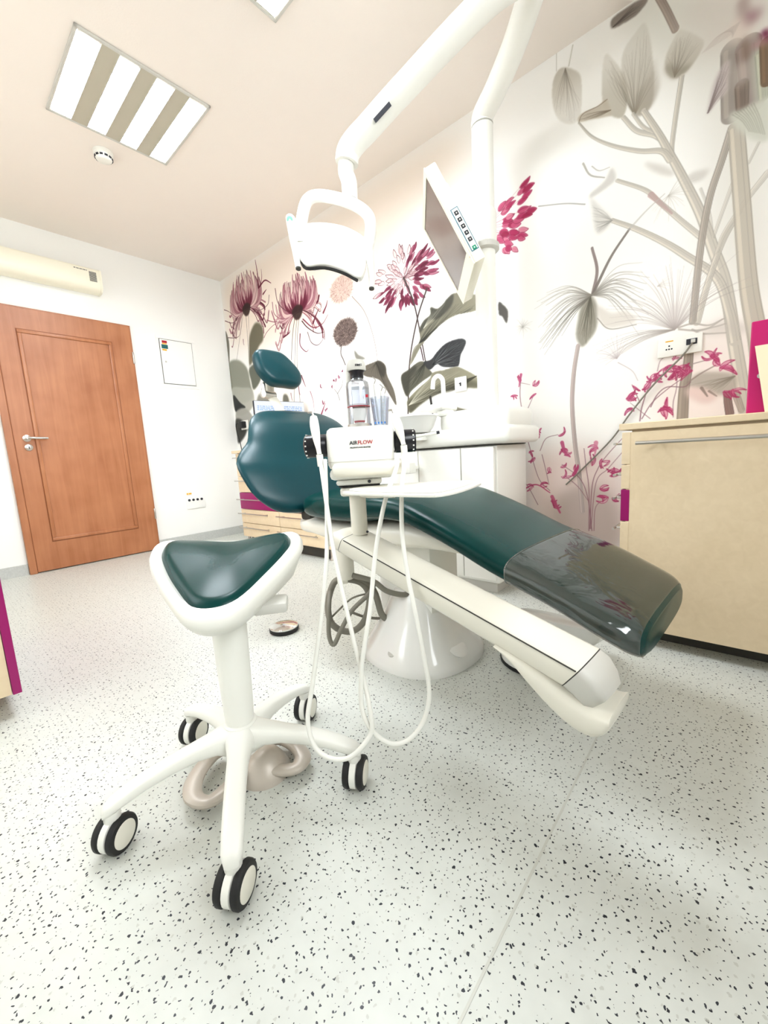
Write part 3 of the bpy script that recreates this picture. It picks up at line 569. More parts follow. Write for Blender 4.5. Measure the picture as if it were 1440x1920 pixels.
tc_ = nt_.nodes.new('ShaderNodeTexCoord'); sx_ = nt_.nodes.new('ShaderNodeSeparateXYZ'); cx_ = nt_.nodes.new('ShaderNodeCombineXYZ'); ti_ = nt_.nodes.new('ShaderNodeTexImage'); ti_.image = img; ti_.extension = 'EXTEND'
nt_.links.new(tc_.outputs['Object'], sx_.inputs[0])
for i_, s_, o_ in ((1, -1/MW, 0), (2, 1/MH, 1)):
    q_ = nt_.nodes.new('ShaderNodeMath'); q_.operation = 'MULTIPLY'; q_.inputs[1].default_value = s_; nt_.links.new(sx_.outputs[i_], q_.inputs[0]); nt_.links.new(q_.outputs[0], cx_.inputs[o_])
nt_.links.new(cx_.outputs[0], ti_.inputs[0]); nt_.links.new(ti_.outputs[0], b_.inputs['Base Color'])
struct('wall_right', bx(0, .1, YB-.1, .1, 0, H), mm_)
#MURAL>
# ------------------------------------------------------------------ door
dr = empty('door_1', (-1.417, -.02, 0), kind='structure')
mk('door_frame', join(bx(-1.899, -1.853, -.045, -.001, 0, 2.05, .004), bx(-1.853, -.936, -.03, -.001, 2.043, 2.05), bx(-.943, -.936, -.03, -.001, 0, 2.043)), M['door'], dr, smooth=False)
mk('leaf', bx(-1.849, -.945, -.038, -.004, .008, 2.041, .003), M['door'], dr, smooth=False)
mk('gap_line', bx(-1.8535, -1.8485, -.0365, -.002, .004, 2.043), M['doordark'], dr, smooth=False)
def frame_rect(x0, x1, z0, z1, wd, y0, y1):
    return join(bx(x0, x1, y0, y1, z0, z0+wd, .004), bx(x0, x1, y0, y1, z1-wd, z1, .004), bx(x0, x0+wd, y0, y1, z0+wd, z1-wd, .004), bx(x1-wd, x1, y0, y1, z0+wd, z1-wd, .004))
mk('panel_moulding', frame_rect(-1.725, -1.103, .24, 1.88, .026, -.047, -.036), M['door'], dr)
mk('moulding_groove', frame_rect(-1.731, -1.097, .234, 1.886, .006, -.0395, -.037), M['doordark'], dr)
for z in (1.72, .3): mk('hinge', lathe([(.006, 0), (.008, .004), (.008, .096), (.006, .1)], (-.945, -.046, z), 12), M['metal'], dr)
hd = mk('handle', join(lathe([(.004, 0), (.026, 0), (.026, .008), (.018, .011), (.009, .014), (.009, .05)], (-1.775, -.038, 1.062), 24, (0, -1, 0)), tube([(-1.775, -.082, 1.062), (-1.75, -.088, 1.062), (-1.70, -.088, 1.06), (-1.652, -.084, 1.06)], .009, 12)), M['metal'], dr)
lk = mk('lock_rosette', lathe([(.004, 0), (.025, 0), (.025, .008), (.016, .012), (.011, .013)], (-1.772, -.038, .992), 24, (0, -1, 0)), M['metal'], dr)
mk('keyhole', bx(-1.7745, -1.7695, -.0525, -.0505, .98, 1.0), M['ink'], lk, smooth=False)
# ------------------------------------------------------------------ things on the far wall
ac = empty('air_curtain', (-1.75, -.06, 2.255), 'long cream air curtain on the white wall above the wooden door', 'air curtain')
mk('housing', loft([[(x, y, z) for y, z in ((0-.002, 2.26), (-.07, 2.258), (-.098, 2.268), (-.117, 2.29), (-.12, 2.33), (-.12, 2.415), (-.112, 2.428), (-.098, 2.434), (-.002, 2.434))] for x in (-2.7, -1.142)]), M['cream'], ac, ang=60)
mk('end_cap', loft([[(x, y*1.01, 2.345+(z-2.345)*1.02) for y, z in ((0-.002, 2.26), (-.07, 2.258), (-.098, 2.268), (-.117, 2.29), (-.12, 2.33), (-.12, 2.415), (-.112, 2.428), (-.098, 2.434), (-.002, 2.434))] for x in (-1.1415, -1.128)]), M['cream'], ac, ang=60)
for i in range(9): mk('grille_slot', bx(-1.215, -1.165, -.1225, -.119, 2.328+i*.0085, 2.332+i*.0085), M['ink'], ac, smooth=False)
mk('maker_print', join(*[bx(-1.315+i*.0075, -1.315+i*.0075+(.0058, .003, .0046)[i % 3], -.1212, -.1199, 2.401, 2.4075) for i in range(12)]), M['ink'], ac, smooth=False)
pn = empty('fuse_box', (-.54, -.01, 1.58), 'flush white fuse box door with coloured warning stickers on the white wall', 'fuse box')
mk('box_frame', frame_rect(-.72, -.357, 1.545, 2.02, .026, -.006, -.001), M['wall'], pn, smooth=False)
mk('shadow_gap', bx(-.692, -.385, -.004, -.001, 1.577, 1.992), M['dark'], pn, smooth=False)
mk('hatch', bx(-.688, -.389, -.009, -.002, 1.581, 1.988), M['wall'], pn, smooth=False)
for i, (z0, z1, m, x0, x1) in enumerate(((1.955, 1.977, 'red', -.668, -.622), (1.943, 1.953, 'yellow', -.668, -.626), (1.903, 1.94, 'green', -.676, -.618), (1.884, 1.899, 'yellow', -.672, -.632))):
    mk('sticker', bx(x0, x1, -.0105, -.0085, z0, z1), M[m], pn, smooth=False)
mk('latch', bx(-.66, -.645, -.014, -.008, 1.775, 1.79, .002), M['greyp'], pn)
sk = empty('switch_strip', (-.54, -.01, .37), 'low white strip with four small black outlets under a yellow sticker on white wall', 'outlet strip')
mk('plate', bx(-.628, -.44, -.012, -.001, .345, .475, .004), M['wall'], sk)
for i in range(4): mk('outlet', lathe([(.002, 0), (.0125, 0), (.0125, .006), (.008, .007)], (-.6+i*.042, -.011, .435), 16, (0, -1, 0)), M['ink'], sk)
mk('warning_sticker', join(bx(-.618, -.604, -.0135, -.0115, .492, .508), bx(-.598, -.57, -.0135, -.0115, .494, .507)), M['yellow'], sk, smooth=False)
# ------------------------------------------------------------------ ceiling
def troffer(cx, cy, label):
    t = empty('ceiling_light', (cx, cy, H), label, 'ceiling light', 'square louvred ceiling lights')
    a = .3
    mk('frame', join(bx(cx-a, cx+a, cy-a, cy-a+.014, H-.012, H-.0005, .003), bx(cx-a, cx+a, cy+a-.014, cy+a, H-.012, H-.0005, .003), bx(cx-a, cx-a+.014, cy-a, cy+a, H-.012, H-.0005, .003), bx(cx+a-.014, cx+a, cy-a, cy+a, H-.012, H-.0005, .003)), M['greyp'], t, smooth=False)
    for i in range(4):
        x0 = cx-a+.018+i*.1585
        mk('lamp_tube', bx(x0+.002, x0+.086, cy-a+.03, cy+a-.03, H-.0045, H-.0015), M['tube'], t, smooth=False)
        mk('louvre', join(*[bx(x0, x0+.088, cy-a+.02+j*.056, cy-a+.0225+j*.056, H-.011, H-.0048) for j in range(11)], bx(x0, x0+.002, cy-a+.014, cy+a-.014, H-.012, H-.0046), bx(x0+.086, x0+.088, cy-a+.014, cy+a-.014, H-.012, H-.0046)), M['louvre'], t, smooth=False)
        if i < 3: mk('divider', bx(x0+.0885, x0+.158, cy-a+.014, cy+a-.014, H-.010, H-.001), M['divider'], t, smooth=False)
    return t
t1 = troffer(-1.35, -1.675, 'whole square ceiling light with four glowing strips, near the smoke detector')
t2 = copy_tree(t1); t2.location = (-1.35, -2.88, H); t2['label'] = 'ceiling light cut off by the top edge of the photo, only one corner seen'
sd = empty('smoke_detector', (-1.355, -1.223, H-.05), 'small round white smoke detector on the ceiling beside the glowing light', 'smoke detector')
mk('base', lathe([(.052, -.0005), (.052, -.018), (.05, -.02)], (-1.355, -1.223, H), 32), M['white'], sd)
mk('body', lathe([(.048, -.02), (.047, -.034), (.04, -.046), (.026, -.052), (.0, -.053)], (-1.355, -1.223, H), 32), M['white'], sd)
for i in range(12):
    a = 2*math.pi*i/12; T = Fr(-1.355, -1.223, -math.degrees(a))
    mk('vent_slot', bx(.0425, .0478, -.008, .008, H-.04, H-.031), M['ink'], sd, smooth=False, T=T)
# ------------------------------------------------------------------ far drawer cabinet
fc = empty('drawer_cabinet', (-.22, -1.3, 0), 'beige and magenta drawer cabinet in the far corner behind the chair back', 'cabinet')
X = -.42
mk('body', bx(X+.02, -.01, -1.95, -.69, .09, .865), M['beige'], fc, smooth=False)
mk('worktop', bx(X-.02, -.01, -1.97, -.66, .866, .891, .003), M['beige'], fc, smooth=False)
mk('plinth', bx(X+.06, -.02, -1.9, -.73, 0.0, .089), M['dark'], fc, smooth=False)
for y in (-.72, -1.9): mk('foot', lathe([(.02, .0), (.02, .012), (.014, .02), (.014, .089)], (X+.04, y, 0), 12), M['metal'], fc)
for k, (y0, y1) in enumerate(((-1.3, -.692), (-1.948, -1.304))):
    for z0, z1, m in ((.655, .86, 'beige'), (.51, .65, 'beige'), (.355, .505, 'magenta'), (.225, .35, 'beige'), (.095, .22, 'beige')):
        d = mk('drawer', bx(X, X+.019, y0, y1, z0, z1, .002), M[m], fc, smooth=False)
        zz = (z0+z1)/2+.015 if m == 'magenta' else z1-.035
        mk('drawer_handle', join(tube([(X-.034, y0+.12, zz), (X-.034, y1-.0, zz)], .005, 8, k=0), tube([(X, y0+.17, zz), (X-.034, y0+.17, zz)], .004, 8, k=0), tube([(X, y1-.07, zz), (X-.034, y1-.07, zz)], .004, 8, k=0)), M['metal'], d)
pc = empty('computer_monitor', (-.27, -1.24, .892), 'flat computer monitor with a white lit page, standing behind the chair back', 'monitor')
pf = Fr(-.27, -1.245, 11.5)
mk('housing', bx(-.225, .225, 0, .03, .975, 1.275, .004), M['ink'], pc, T=pf)
sc = mk('screen', bx(-.2215, .2215, -.0015, .002, .985, 1.2715), M['pcscreen'], pc, smooth=False, T=pf)
rnd = random.Random(4); bl = []
for r in range(3):
    x = -.2
    while x < .19: wd = rnd.uniform(.01, .045); bl.append(bx(x, min(x+wd, .2), -.0025, -.0016, 1.225-r*.014, 1.234-r*.014)) if not -.04 < x < .0 else None; x += wd+.006
mk('page_text', join(*bl), M['palebl'], sc, smooth=False, T=pf)
mk('stand', join(bx(-.03, .03, .01, .03, .9, .99), bx(-.1, .1, -.06, .08, .892, .904, .004)), M['ink'], pc, T=pf)
pg = empty('wall_plug', (-.01, -.17, 1.18), 'black adapter plugged into the mural wall near the far corner, cord hanging', 'plug')
mk('adapter', bx(-.06, -.002, -.235, -.165, 1.145, 1.215, .01), M['rubber'], pg)
mk('socket_plate', bx(-.008, -.0005, -.27, -.13, 1.13, 1.225, .003), M['white'], pg)
mk('cord', tube([(-.05, -.165, 1.19), (-.055, -.11, 1.19), (-.045, -.1, 1.1), (-.04, -.13, 1.0), (-.04, -.15, .9), (-.04, -.16, .86)], .0045, 8), M['rubber'], pg)
# ------------------------------------------------------------------ dental chair
CF = Fr(-1.16, -3.3, 4)
ch = empty('dental_chair', CF((0, .05, 0)), 'dark green leather dental treatment chair on a white rounded base', 'dental chair')
SECT = [(.478, .05, .590, .045), (.468, .13, .607, .07), (.44, .19, .625, .092), (.38, .232, .641, .112), (.25, .25, .648, .122), (.1, .25, .645, .114), (0, .25, .652, .104), (-.13, .25, .643, .094), (-.23, .25, .612, .088), (-.34, .25, .568, .082), (-.45, .25, .519, .078), (-.6, .248, .467, .077), (-.7, .242, .424, .08), (-.75, .234, .402, .082), (-.768, .225, .392, .08), (-.781, .21, .382, .075), (-.788, .19, .375, .064)]
def cush_ring(s, wd, zt, th, n=36, p=3.4, grow=0, dz=0):
    return [(x, s, zt-th/2+y+dz) for x, y in sring(n, p, wd+grow, th/2+grow)]
mk('seat_cushion', loft([CR for CR in [cush_ring(*q) for q in [tuple(v) for v in spline(SECT, 3)]]]), M['leather'], ch, T=CF)
fs = [tuple(v) for v in spline(SECT, 3)]; fs = [q for q in fs if -.783 < q[0] < -.47]
fv, ff = loft([cush_ring(*q, n=64, grow=.0035) for q in fs], cap=False)
rg = random.Random(2)
mk('film_cover', (fv, [q for q in ff]), M['film'], ch, T=CF)
mk('film_hem', tube([p for p in cush_ring(*fs[0], n=48, grow=.0045)], .0016, 6, k=0, closed=True), M['film'], ch, T=CF)
BK = [(.538, .497, .10), (.545, .498, .17), (.556, .5, .235), (.575, .505, .285), (.63, .52, .345), (.70, .55, .375), (.77, .58, .385), (.82, .61, .345), (.86, .63, .30), (.92, .66, .272), (.965, .69, .24), (.995, .715, .19), (1.008, .728, .14), (1.013, .733, .07)]
def bring(z, s, wd):
    out = []; e = max(.3, min(1, (z-.528)/.05, (1.024-z)/.045))
    for x, y in sring(56, 2.1, wd, 1):
        q = x/max(wd, .01); d = y*(.085 if y < 0 else .045)*e
        out.append((x, s+.06+d*.94-.022*q*q*(wd/.38), z+d*.36))
    return out
mk('backrest', loft([bring(*v) for v in [tuple(v) for v in spline(BK, 3)]]), M['leather2'], ch, T=CF, ang=60)
HO = [(-.092, .088), (.0, .098), (.062, .082), (.122, .01), (.132, -.045), (.1, -.088), (.03, -.09), (-.05, -.082), (-.098, -.03), (-.11, .03)]
ct, st_ = math.cos(.32), math.sin(.32)
def HT(p): a, b, d = p; return CF((a+.008, .9-d*ct+b*st_+.18*a*-.0, 1.232+b*ct+d*st_))
mk('headrest', pillow(HO, .07, .03, HT, .008), M['leather2'], ch)
mk('headrest_shell', pillow([(x*.94, y*.94) for x, y in HO], .03, .008, lambda p: HT((p[0]*.9, p[1]*.86+.004, p[2]-.03)), 0), M['warm'], ch)
nk = mk('headrest_stem', tube([(.0, .955, 1.2), (-.01, .95, 1.12), (-.005, .9, 1.06), (.0, .85, .98), (0, .8, .9)], .026, 12, flat=.5, up=(0, 1, 0)), M['warm'], ch, T=CF)
mk('joint_knob', join(lathe([(.012, -.04), (.02, -.038), (.02, .038), (.012, .04)], CF((-.03, .93, 1.11)), 16, (1, .2, 0)), lathe([(.004, 0), (.011, .002), (.011, .05), (.004, .052)], CF((-.055, .93, 1.12)), 12)), M['metal'], nk)
mk('back_hinge', bx(-.16, -.1, .46, .53, .51, .58, .012), M['dark'], ch, T=CF)
SH = [(.6, .05, .525, .02), (.58, .12, .525, .05), (.52, .17, .52, .07), (.4, .2, .535, .085), (.2, .205, .53, .1), (0, .2, .55, .11), (-.12, .19, .552, .1), (-.22, .17, .53, .075), (-.32, .13, .5, .05), (-.37, .05, .485, .02)]
mk('seat_shell', loft([cush_ring(*v, n=28, p=3) for v in [tuple(v) for v in spline(SH, 3)]]), M['warm'], ch, T=CF)
mk('leg_support', loft([cush_ring(*v, n=20, p=4) for v in ((-.1, .08, .53, .03), (-.4, .08, .465, .025), (-.66, .07, .363, .02))]), M['greyp'], ch, T=CF)
mk('lift_column', bx(-.05, .13, -.1, .18, .1, .47, .03), M['white'], ch, T=CF)
bs = [(1.0, 0), (1.0, .014), (.985, .026), (.93, .048), (.82, .085), (.7, .13), (.58, .18), (.5, .225), (.42, .26), (.02, .262)]
mk('base', loft([[(.03+x*k, .02+y*k, z) for x, y in sring(48, 2.4, .225, .225)] for k, z in bs]), M['gloss'], ch, T=CF)
mk('base_cap', lathe([(.04, 0), (.042, .004), (.03, .008), (.001, .009)], CF((.0, -.165, .07)), 24, (-.1, -.6, .8)), M['gloss'], ch)
mk('base_dimple', lathe([(.016, 0), (.016, .003), (.001, .0035)], CF((-.165, .0, .06)), 20, (-.5, -.1, .85)), M['greyp'], ch)
# ------------------------------------------------------------------ delivery arm and its head
da = empty('delivery_arm', CF((-.42, -.45, .3)), 'slanting white delivery arm with a post, in front of the treatment chair', 'delivery arm')
def bz(s): return .556+.266*(s+.14)
BP = [(-.45, -.055), (-.459, -.045), (-.463, -.012), (-.46, -.004), (-.45, .0), (-.42, .007), (-.38, .007), (-.364, .0), (-.358, -.01), (-.358, -.055)]
def bring2(s, k=1, dz=0): return [(-.41+(u+.41)*k, s-.62*d, bz(s-.62*d)+dz+d*k) for u, d in BP]
mk('beam', loft([bring2(-.14), bring2(-.75)]), M['warm'], da, T=CF, ang=50)
mk('beam_seam', tube([(-.4625, -.142, bz(-.142)-.006), (-.4625, -.744, bz(-.744)-.006)], .0014, 6, k=0), M['dark'], da, T=CF)
mk('upper_cap', loft([bring2(-.1385), bring2(-.105), bring2(-.085, .94, -.006), bring2(-.075, .8, -.012)]), M['warm'], da, T=CF, ang=60)
mk('cap_joint', loft([bring2(-.1382, 1.004), bring2(-.1398, 1.004)]), M['dark'], da, T=CF)
mk('lower_cap', loft([bring2(-.7515), bring2(-.768, .99, -.006), bring2(-.782, .92, -.022), bring2(-.788, .78, -.036)]), M['greyp'], da, T=CF, ang=60)
mk('lower_cap_joint', loft([bring2(-.7495, 1.004), bring2(-.7512, 1.004)]), M['dark'], da, T=CF)
# boat-shaped swivel arm below the lower end
kk = [(-.59, .385, .39), (-.62, .366, .383), (-.65, .336, .375), (-.685, .304, .362), (-.715, .283, .348), (-.745, .271, .336), (-.768, .271, .33), (-.786, .284, .328), (-.797, .305, .328)]
mk('swivel_arm', loft([[(-.41+x, s_, (zb+zt)/2+y) for x, y in sring(28, 3.2, .056, (zt-zb)/2)] for s_, zb, zt in [tuple(v) for v in spline(kk, 3)]]), M['warm'], da, T=CF, ang=60)
k9 = .9
DF = Fr(-1.558, -3.452, 48.35)
def DZ(z): return .0769+k9*z
def D(p): return DF((p[0]*k9, p[1]*k9, DZ(p[2])))
mk('post', lathe([(.0225, .558), (.0225, .675)], DF((-.037, .01, 0)), 24), M['warm'], da)
mk('post_screw', lathe([(.003, 0), (.0035, .0015), (.0, .002)], DF((-.015, -.012, .567)), 10, (-.75, -.66, 0)), M['ink'], da)
mk('collar', bx(-.088, -.008, -.035, .055, .656, .683, .008), M['warm'], da, T=D)
mk('neck_ring', bx(-.09, .03, -.04, .06, .6835, .688, .003), M['rubber'], da, T=D)
mk('flange', bx(-.097, .036, -.045, .065, .6885, .705, .008), M['white'], da, T=D)
mk('flange_screw', lathe([(.003, 0), (.0045, .001), (.0045, .003)], D((.0, -.046, .698)), 10, DF((0, -1, 0))[0:2] and (-.75, -.66, 0)), M['ink'], da)
# AIRFLOW console
ak = empty('polishing_console', D((-.02, 0, .706)), 'white polishing console lettered AIRFLOW with black side holders and a bottle on top', 'dental console')
mk('tray_base', bx(-.113, .07, -.05, .08, .7055, .738, .012), M['white'], ak, T=D)
def hring(x, sx=1): return [(x, -.075+y, .735+z) for y, z in sring(20, 2.4, .03*sx, .02*sx)]
mk('grip_handle', loft([hring(-.1, .5), hring(-.094, .9), hring(-.085), hring(.09), hring(.097, .85), hring(.1, .5)]), M['warm'], ak, T=D)
mk('housing', loft([[(x, y*1.0, z) for x, y in [(cx+a, .02+b) for a, b in sring(32, 5, w_, .085)]] for z, w_, cx in ((.739, .092, -.021), (.75, .097, -.021), (.8, .0985, -.02), (.838, .099, -.019), (.848, .096, -.019), (.8535, .088, -.019))]), M['white'], ak, T=D, ang=50)
mk('housing_seam', loft([[(x, y, z) for x, y in [(-.021+a, .02+b) for a, b in sring(32, 5, .0985, .0865)]] for z in (.7575, .759)]), M['greyp'], ak, T=D)
for x0, x1, xr in ((-.185, -.118, -.178), (.079, .142, .134)):
    h = mk('holder_drum', lathe([(.024, 0), (.03, .004), (.03, abs(x1-x0)*k9-.004), (.027, abs(x1-x0)*k9)], D((x0, .0, .808)), 28, (.66, -.75, 0)), M['black'], ak)
    for i in range(14):
        a = 2*math.pi*i/14; y, z = .0335*math.cos(a), .0335*math.sin(a)
        mk('drum_light', bx(xr-.002, xr+.002, y-.0017, y+.0017, .808+z-.002, .808+z+.002), M['white'], h, smooth=False, T=D)
A1 = lambda p: D((-.0185+p[0]/k9, -.0655-p[2], .8085+p[1]/k9))
text('letters_dark', 'AIR', .0135, lambda p: A1((p[0]-.0064, p[1], p[2])), M['ink'], ak, align='RIGHT')
text('letters_red', 'FLOW', .0135, lambda p: A1((p[0]-.0062, p[1], p[2])), M['red'], ak, align='LEFT')
text('small_print', 'PROPHYLAXIS MASTER', .0048, lambda p: A1((p[0], p[1]-.0118, p[2])), M['ink'], ak, sx=1.06)
# bottle on the console
bt = empty('water_bottle', D((-.02, .03, .855)), 'tall clear water bottle with grey cap and black neck on top of the console', 'bottle')
bc = D((-.02, .03, 0)); bc = (bc[0], bc[1], 0)
mk('cup', lathe([(.0, DZ(.8565)), (.031, DZ(.8565)), (.031, DZ(.915)), (.0285, DZ(.915)), (.0285, DZ(.866)), (.0, DZ(.866))], bc, 28), M['glass'], bt)
mk('cup_base', lathe([(.0, DZ(.855)), (.033, DZ(.855)), (.033, DZ(.866)), (.0, DZ(.866))], bc, 28), M['metal'], bt)
mk('powder_core', lathe([(.012, DZ(.867)), (.015, DZ(.878)), (.022, DZ(.905)), (.022, DZ(.912))], bc, 24), M['white'], bt)
mk('core_mark', lathe([(.0135, DZ(.871)), (.0152, DZ(.876)), (.0135, DZ(.877))], bc, 20), M['red'], bt)
mk('red_ring', lathe([(.031, DZ(.9162)), (.0316, DZ(.917)), (.031, DZ(.9178))], bc, 28), M['red'], bt)
mk('flask', lathe([(.0, DZ(.919)), (.0315, DZ(.919)), (.0315, DZ(.978)), (.029, DZ(.988)), (.018, DZ(.996)), (.0165, DZ(.999)), (.0155, DZ(.999)), (.016, DZ(.994)), (.028, DZ(.986)), (.030, DZ(.976)), (.030, DZ(.923)), (.0, DZ(.923))], bc, 28), M['glass'], bt)
mk('water', lathe([(.0, DZ(.9235)), (.0295, DZ(.9235)), (.0295, DZ(.972)), (.0, DZ(.972))], bc, 28), M['frost'], bt)
mk('flask_print', bx(.003, .011, -.0345, -.0325, .939, .947), M['red'], bt, smooth=False, T=lambda p: D((p[0], p[1]+.03-.002, p[2])))
mk('neck', lathe([(.0175, DZ(.9995)), (.018, DZ(1.0)), (.018, DZ(1.014)), (.021, DZ(1.018)), (.021, DZ(1.02))], bc, 24), M['black'], bt)
cp = mk('cap', lathe([(.024, DZ(1.0205)), (.0255, DZ(1.023)), (.025, DZ(1.04)), (.021, DZ(1.05)), (.0, DZ(1.053))], bc, 28), M['greyp'], bt)
text('cap_print', 'EMS', .0075, lambda p: D((-.012+p[0]/k9, .03-.0288-p[2], 1.032+p[1]/k9)), M['ink'], cp, sx=1.4)
mk('holder_arm', tube([(-.05, .075, .856), (-.05, .075, 1.0), (-.048, .07, 1.036), (-.03, .055, 1.046)], .011, 12, flat=.8), M['white'], bt, T=D)
# clear beaker with instruments
bk = empty('instrument_beaker', D((.047, .055, .855)), 'small clear beaker with measuring marks and blue dots, beside the bottle', 'beaker')
b2 = D((.044, .055, 0)); b2 = (b2[0], b2[1], 0)
mk('beaker_wall', lathe([(.0, DZ(.855)), (.019, DZ(.855)), (.027, DZ(.945)), (.0262, DZ(.945)), (.0182, DZ(.858)), (.0, DZ(.858))], b2, 24), M['frost'], bk)
for i in range(4): mk('blue_dot', bx(.025+i*.0095, .029+i*.0095, .026, .028, .864, .87), M['blue'], bk, smooth=False, T=D)
for i in range(6): mk('scale_mark', bx(.052, .06-(i % 2)*.003, .024, .0255, .885+i*.008, .8862+i*.008), M['greyp'], bk, smooth=False, T=D)
for i, (a, b, c_) in enumerate(((.03, .05, .985), (.05, .06, .965), (.06, .05, .955))):
    sp = empty('spare_tip', D((a, b, .86)), ['tallest thin white tip standing in the clear beaker', 'middle thin white tip standing in the clear beaker', 'shortest thin white tip standing in the clear beaker'][i], 'dental tip', 'tips in the beaker')
    mk('shaft', tube([(.044+(a-.044)*.4, b, .862), (a, b+.003, c_)], .0035, 8, k=0), M['white'], sp, T=D); mk('tip_end', tube([(a, b+.003, c_+.0002), (a+.004, b+.003, c_+.012), (a-.004, b, c_+.02)], .0016, 6), M['metal'], sp, T=D)
# tray
tr = empty('instrument_tray', CF((-.43, -.4, .672)), 'thin white instrument tray sticking out beside the delivery arm post', 'tray')
TP = [(-.505, -.2), (-.52, -.33), (-.51, -.46), (-.49, -.497), (-.40, -.487), (-.26, -.44), (-.235, -.425), (-.22, -.38), (-.3, -.25), (-.4, -.18)]
mk('tray_plate', pillow(TP, .007, .0025, lambda p: CF((p[0], p[1], .6845+p[2])), 0, k=3), M['white'], tr)
mk('tray_liner', pillow([(-.39+(x+.39)*.88, -.34+(y+.34)*.88) for x, y in TP], .004, .001, lambda p: CF((p[0], p[1], .6905+p[2])), 0, k=3), M['paper'], tr)
mk('tray_arm', tube([D((-.03, .03, .668)), CF((-.44, -.22, .671)), CF((-.42, -.3, .671))], .013, 10, flat=.45, up=(0, 0, 1)), M['warm'], tr)
# handpieces with hoses
def handpiece(pts, hose, label, tip=True):
    h = empty('handpiece', pts[len(pts)//2], label, 'handpiece', 'handpieces on the console')
    mk('grip', tube(pts, lambda t: .006+.006*math.sin(math.pi*min(1, .18+t*.95)), 14), M['white'], h)
    mk('ferrule', tube([pts[-1], tuple(np.array(pts[-1])+np.array([.002, .0, -.03]))], .0085, 12, k=0), M['white'], h)
    mk('nozzle', tube([tuple(np.array(pts[0])+np.array([-.008, .012, .012])), tuple(np.array(pts[0])+np.array([-.002, .003, .012])), pts[0]], .0028, 8), M['metal'], h)
    mk('hose', tube(hose, .0052, 10, k=5), M['white'], h); return h
handpiece([(-1.66, -3.362, 0.878), (-1.668, -3.373, 0.853), (-1.673, -3.383, 0.818), (-1.677, -3.394, 0.781)], [(-1.678, -3.397, 0.76), (-1.706, -3.435, 0.718), (-1.731, -3.479, 0.58), (-1.748, -3.519, 0.474), (-1.76, -3.562, 0.355), (-1.768, -3.596, 0.265), (-1.776, -3.613, 0.23), (-1.785, -3.626, 0.182), (-1.802, -3.619, 0.155), (-1.829, -3.595, 0.126), (-1.853, -3.561, 0.123), (-1.868, -3.528, 0.145), (-1.863, -3.504, 0.196), (-1.837, -3.495, 0.259), (-1.789, -3.487, 0.403), (-1.746, -3.472, 0.532), (-1.711, -3.445, 0.64), (-1.669, -3.405, 0.767)], 'left white handpiece in the left black holder, its hose hanging in a loop')
handpiece([(-1.522, -3.518, 0.872), (-1.527, -3.533, 0.847), (-1.529, -3.544, 0.819), (-1.532, -3.554, 0.792)], [(-1.543, -3.561, 0.769), (-1.598, -3.603, 0.734), (-1.624, -3.614, 0.686), (-1.648, -3.628, 0.591), (-1.661, -3.649, 0.496), (-1.668, -3.666, 0.439), (-1.674, -3.693, 0.323), (-1.682, -3.709, 0.243), (-1.701, -3.705, 0.188), (-1.728, -3.686, 0.151), (-1.754, -3.661, 0.142), (-1.773, -3.636, 0.157), (-1.785, -3.615, 0.185), (-1.787, -3.603, 0.213), (-1.783, -3.596, 0.24), (-1.768, -3.591, 0.312), (-1.745, -3.591, 0.386), (-1.726, -3.589, 0.438), (-1.693, -3.585, 0.558), (-1.653, -3.586, 0.664), (-1.614, -3.587, 0.725), (-1.553, -3.553, 0.756)], 'right white handpiece in the right black holder, its hose hanging in a loop')
# small scaler rod sticking out of the right holder
sr = empty('scaler', D((.17, .0, .822)), 'thin white scaler with dark tip lying out of the right black holder', 'scaler')
mk('rod', tube([(.142, .0, .818), (.17, .0, .822), (.205, .0, .826)], .0042, 10), M['white'], sr, T=D); mk('rod_tip', tube([(.205, .0, .826), (.214, .0, .8275)], .0045, 8, k=0), M['ink'], sr, T=D)
# grey supply hoses
gh = empty('hose_bundle', (-1.33, -3.1, .09), 'coiled grey supply hoses strapped by a white clip below the delivery arm', 'hose')
HS = [([(-1.351, -3.068, .311), (-1.372, -3.049, .293), (-1.395, -3.037, .223), (-1.399, -3.048, .151), (-1.377, -3.081, .115), (-1.343, -3.119, .112), (-1.31, -3.148, .154), (-1.288, -3.156, .234), (-1.3, -3.13, .29), (-1.351, -3.075, .315)], .0125),
      ([(-1.351, -3.075, .312), (-1.321, -3.102, .315), (-1.284, -3.149, .285), (-1.271, -3.173, .243), (-1.267, -3.193, .17), (-1.25, -3.21, .14)], .0125),
      ([(-1.353, -3.137, .337), (-1.304, -3.197, .309), (-1.277, -3.236, .271), (-1.24, -3.282, .254), (-1.21, -3.3, .26)], .010),
      ([(-1.392, -3.05, .27), (-1.427, -3.079, .221), (-1.441, -3.083, .123), (-1.434, -3.098, .085), (-1.408, -3.117, .14), (-1.372, -3.143, .206), (-1.324, -3.185, .261), (-1.3, -3.2, .3)], .0085)]
for p, r in HS: mk('supply_hose', tube(p, r, 12), M['grey'], gh)
mk('thin_cable', tube([(-1.39, -3.04, .16), (-1.345, -3.094, .223), (-1.318, -3.12, .241), (-1.283, -3.158, .25)], .004, 8), M['grey'], gh)
mk('thin_cable', tube([(-1.33, -3.05, .18), (-1.308, -3.073, .162), (-1.269, -3.121, .138), (-1.22, -3.177, .135), (-1.158, -3.238, .176), (-1.12, -3.26, .21)], .0055, 8), M['grey'], gh)
mk('clip', bx(-.02, .02, -.018, .022, .295, .335, .004), M['warm'], gh, T=Fr(-1.347, -3.078, 48))
mk('hose_socket', lathe([(.03, .322), (.033, .34), (.034, .44)], (-1.36, -3.11, 0), 20), M['warm'], gh)
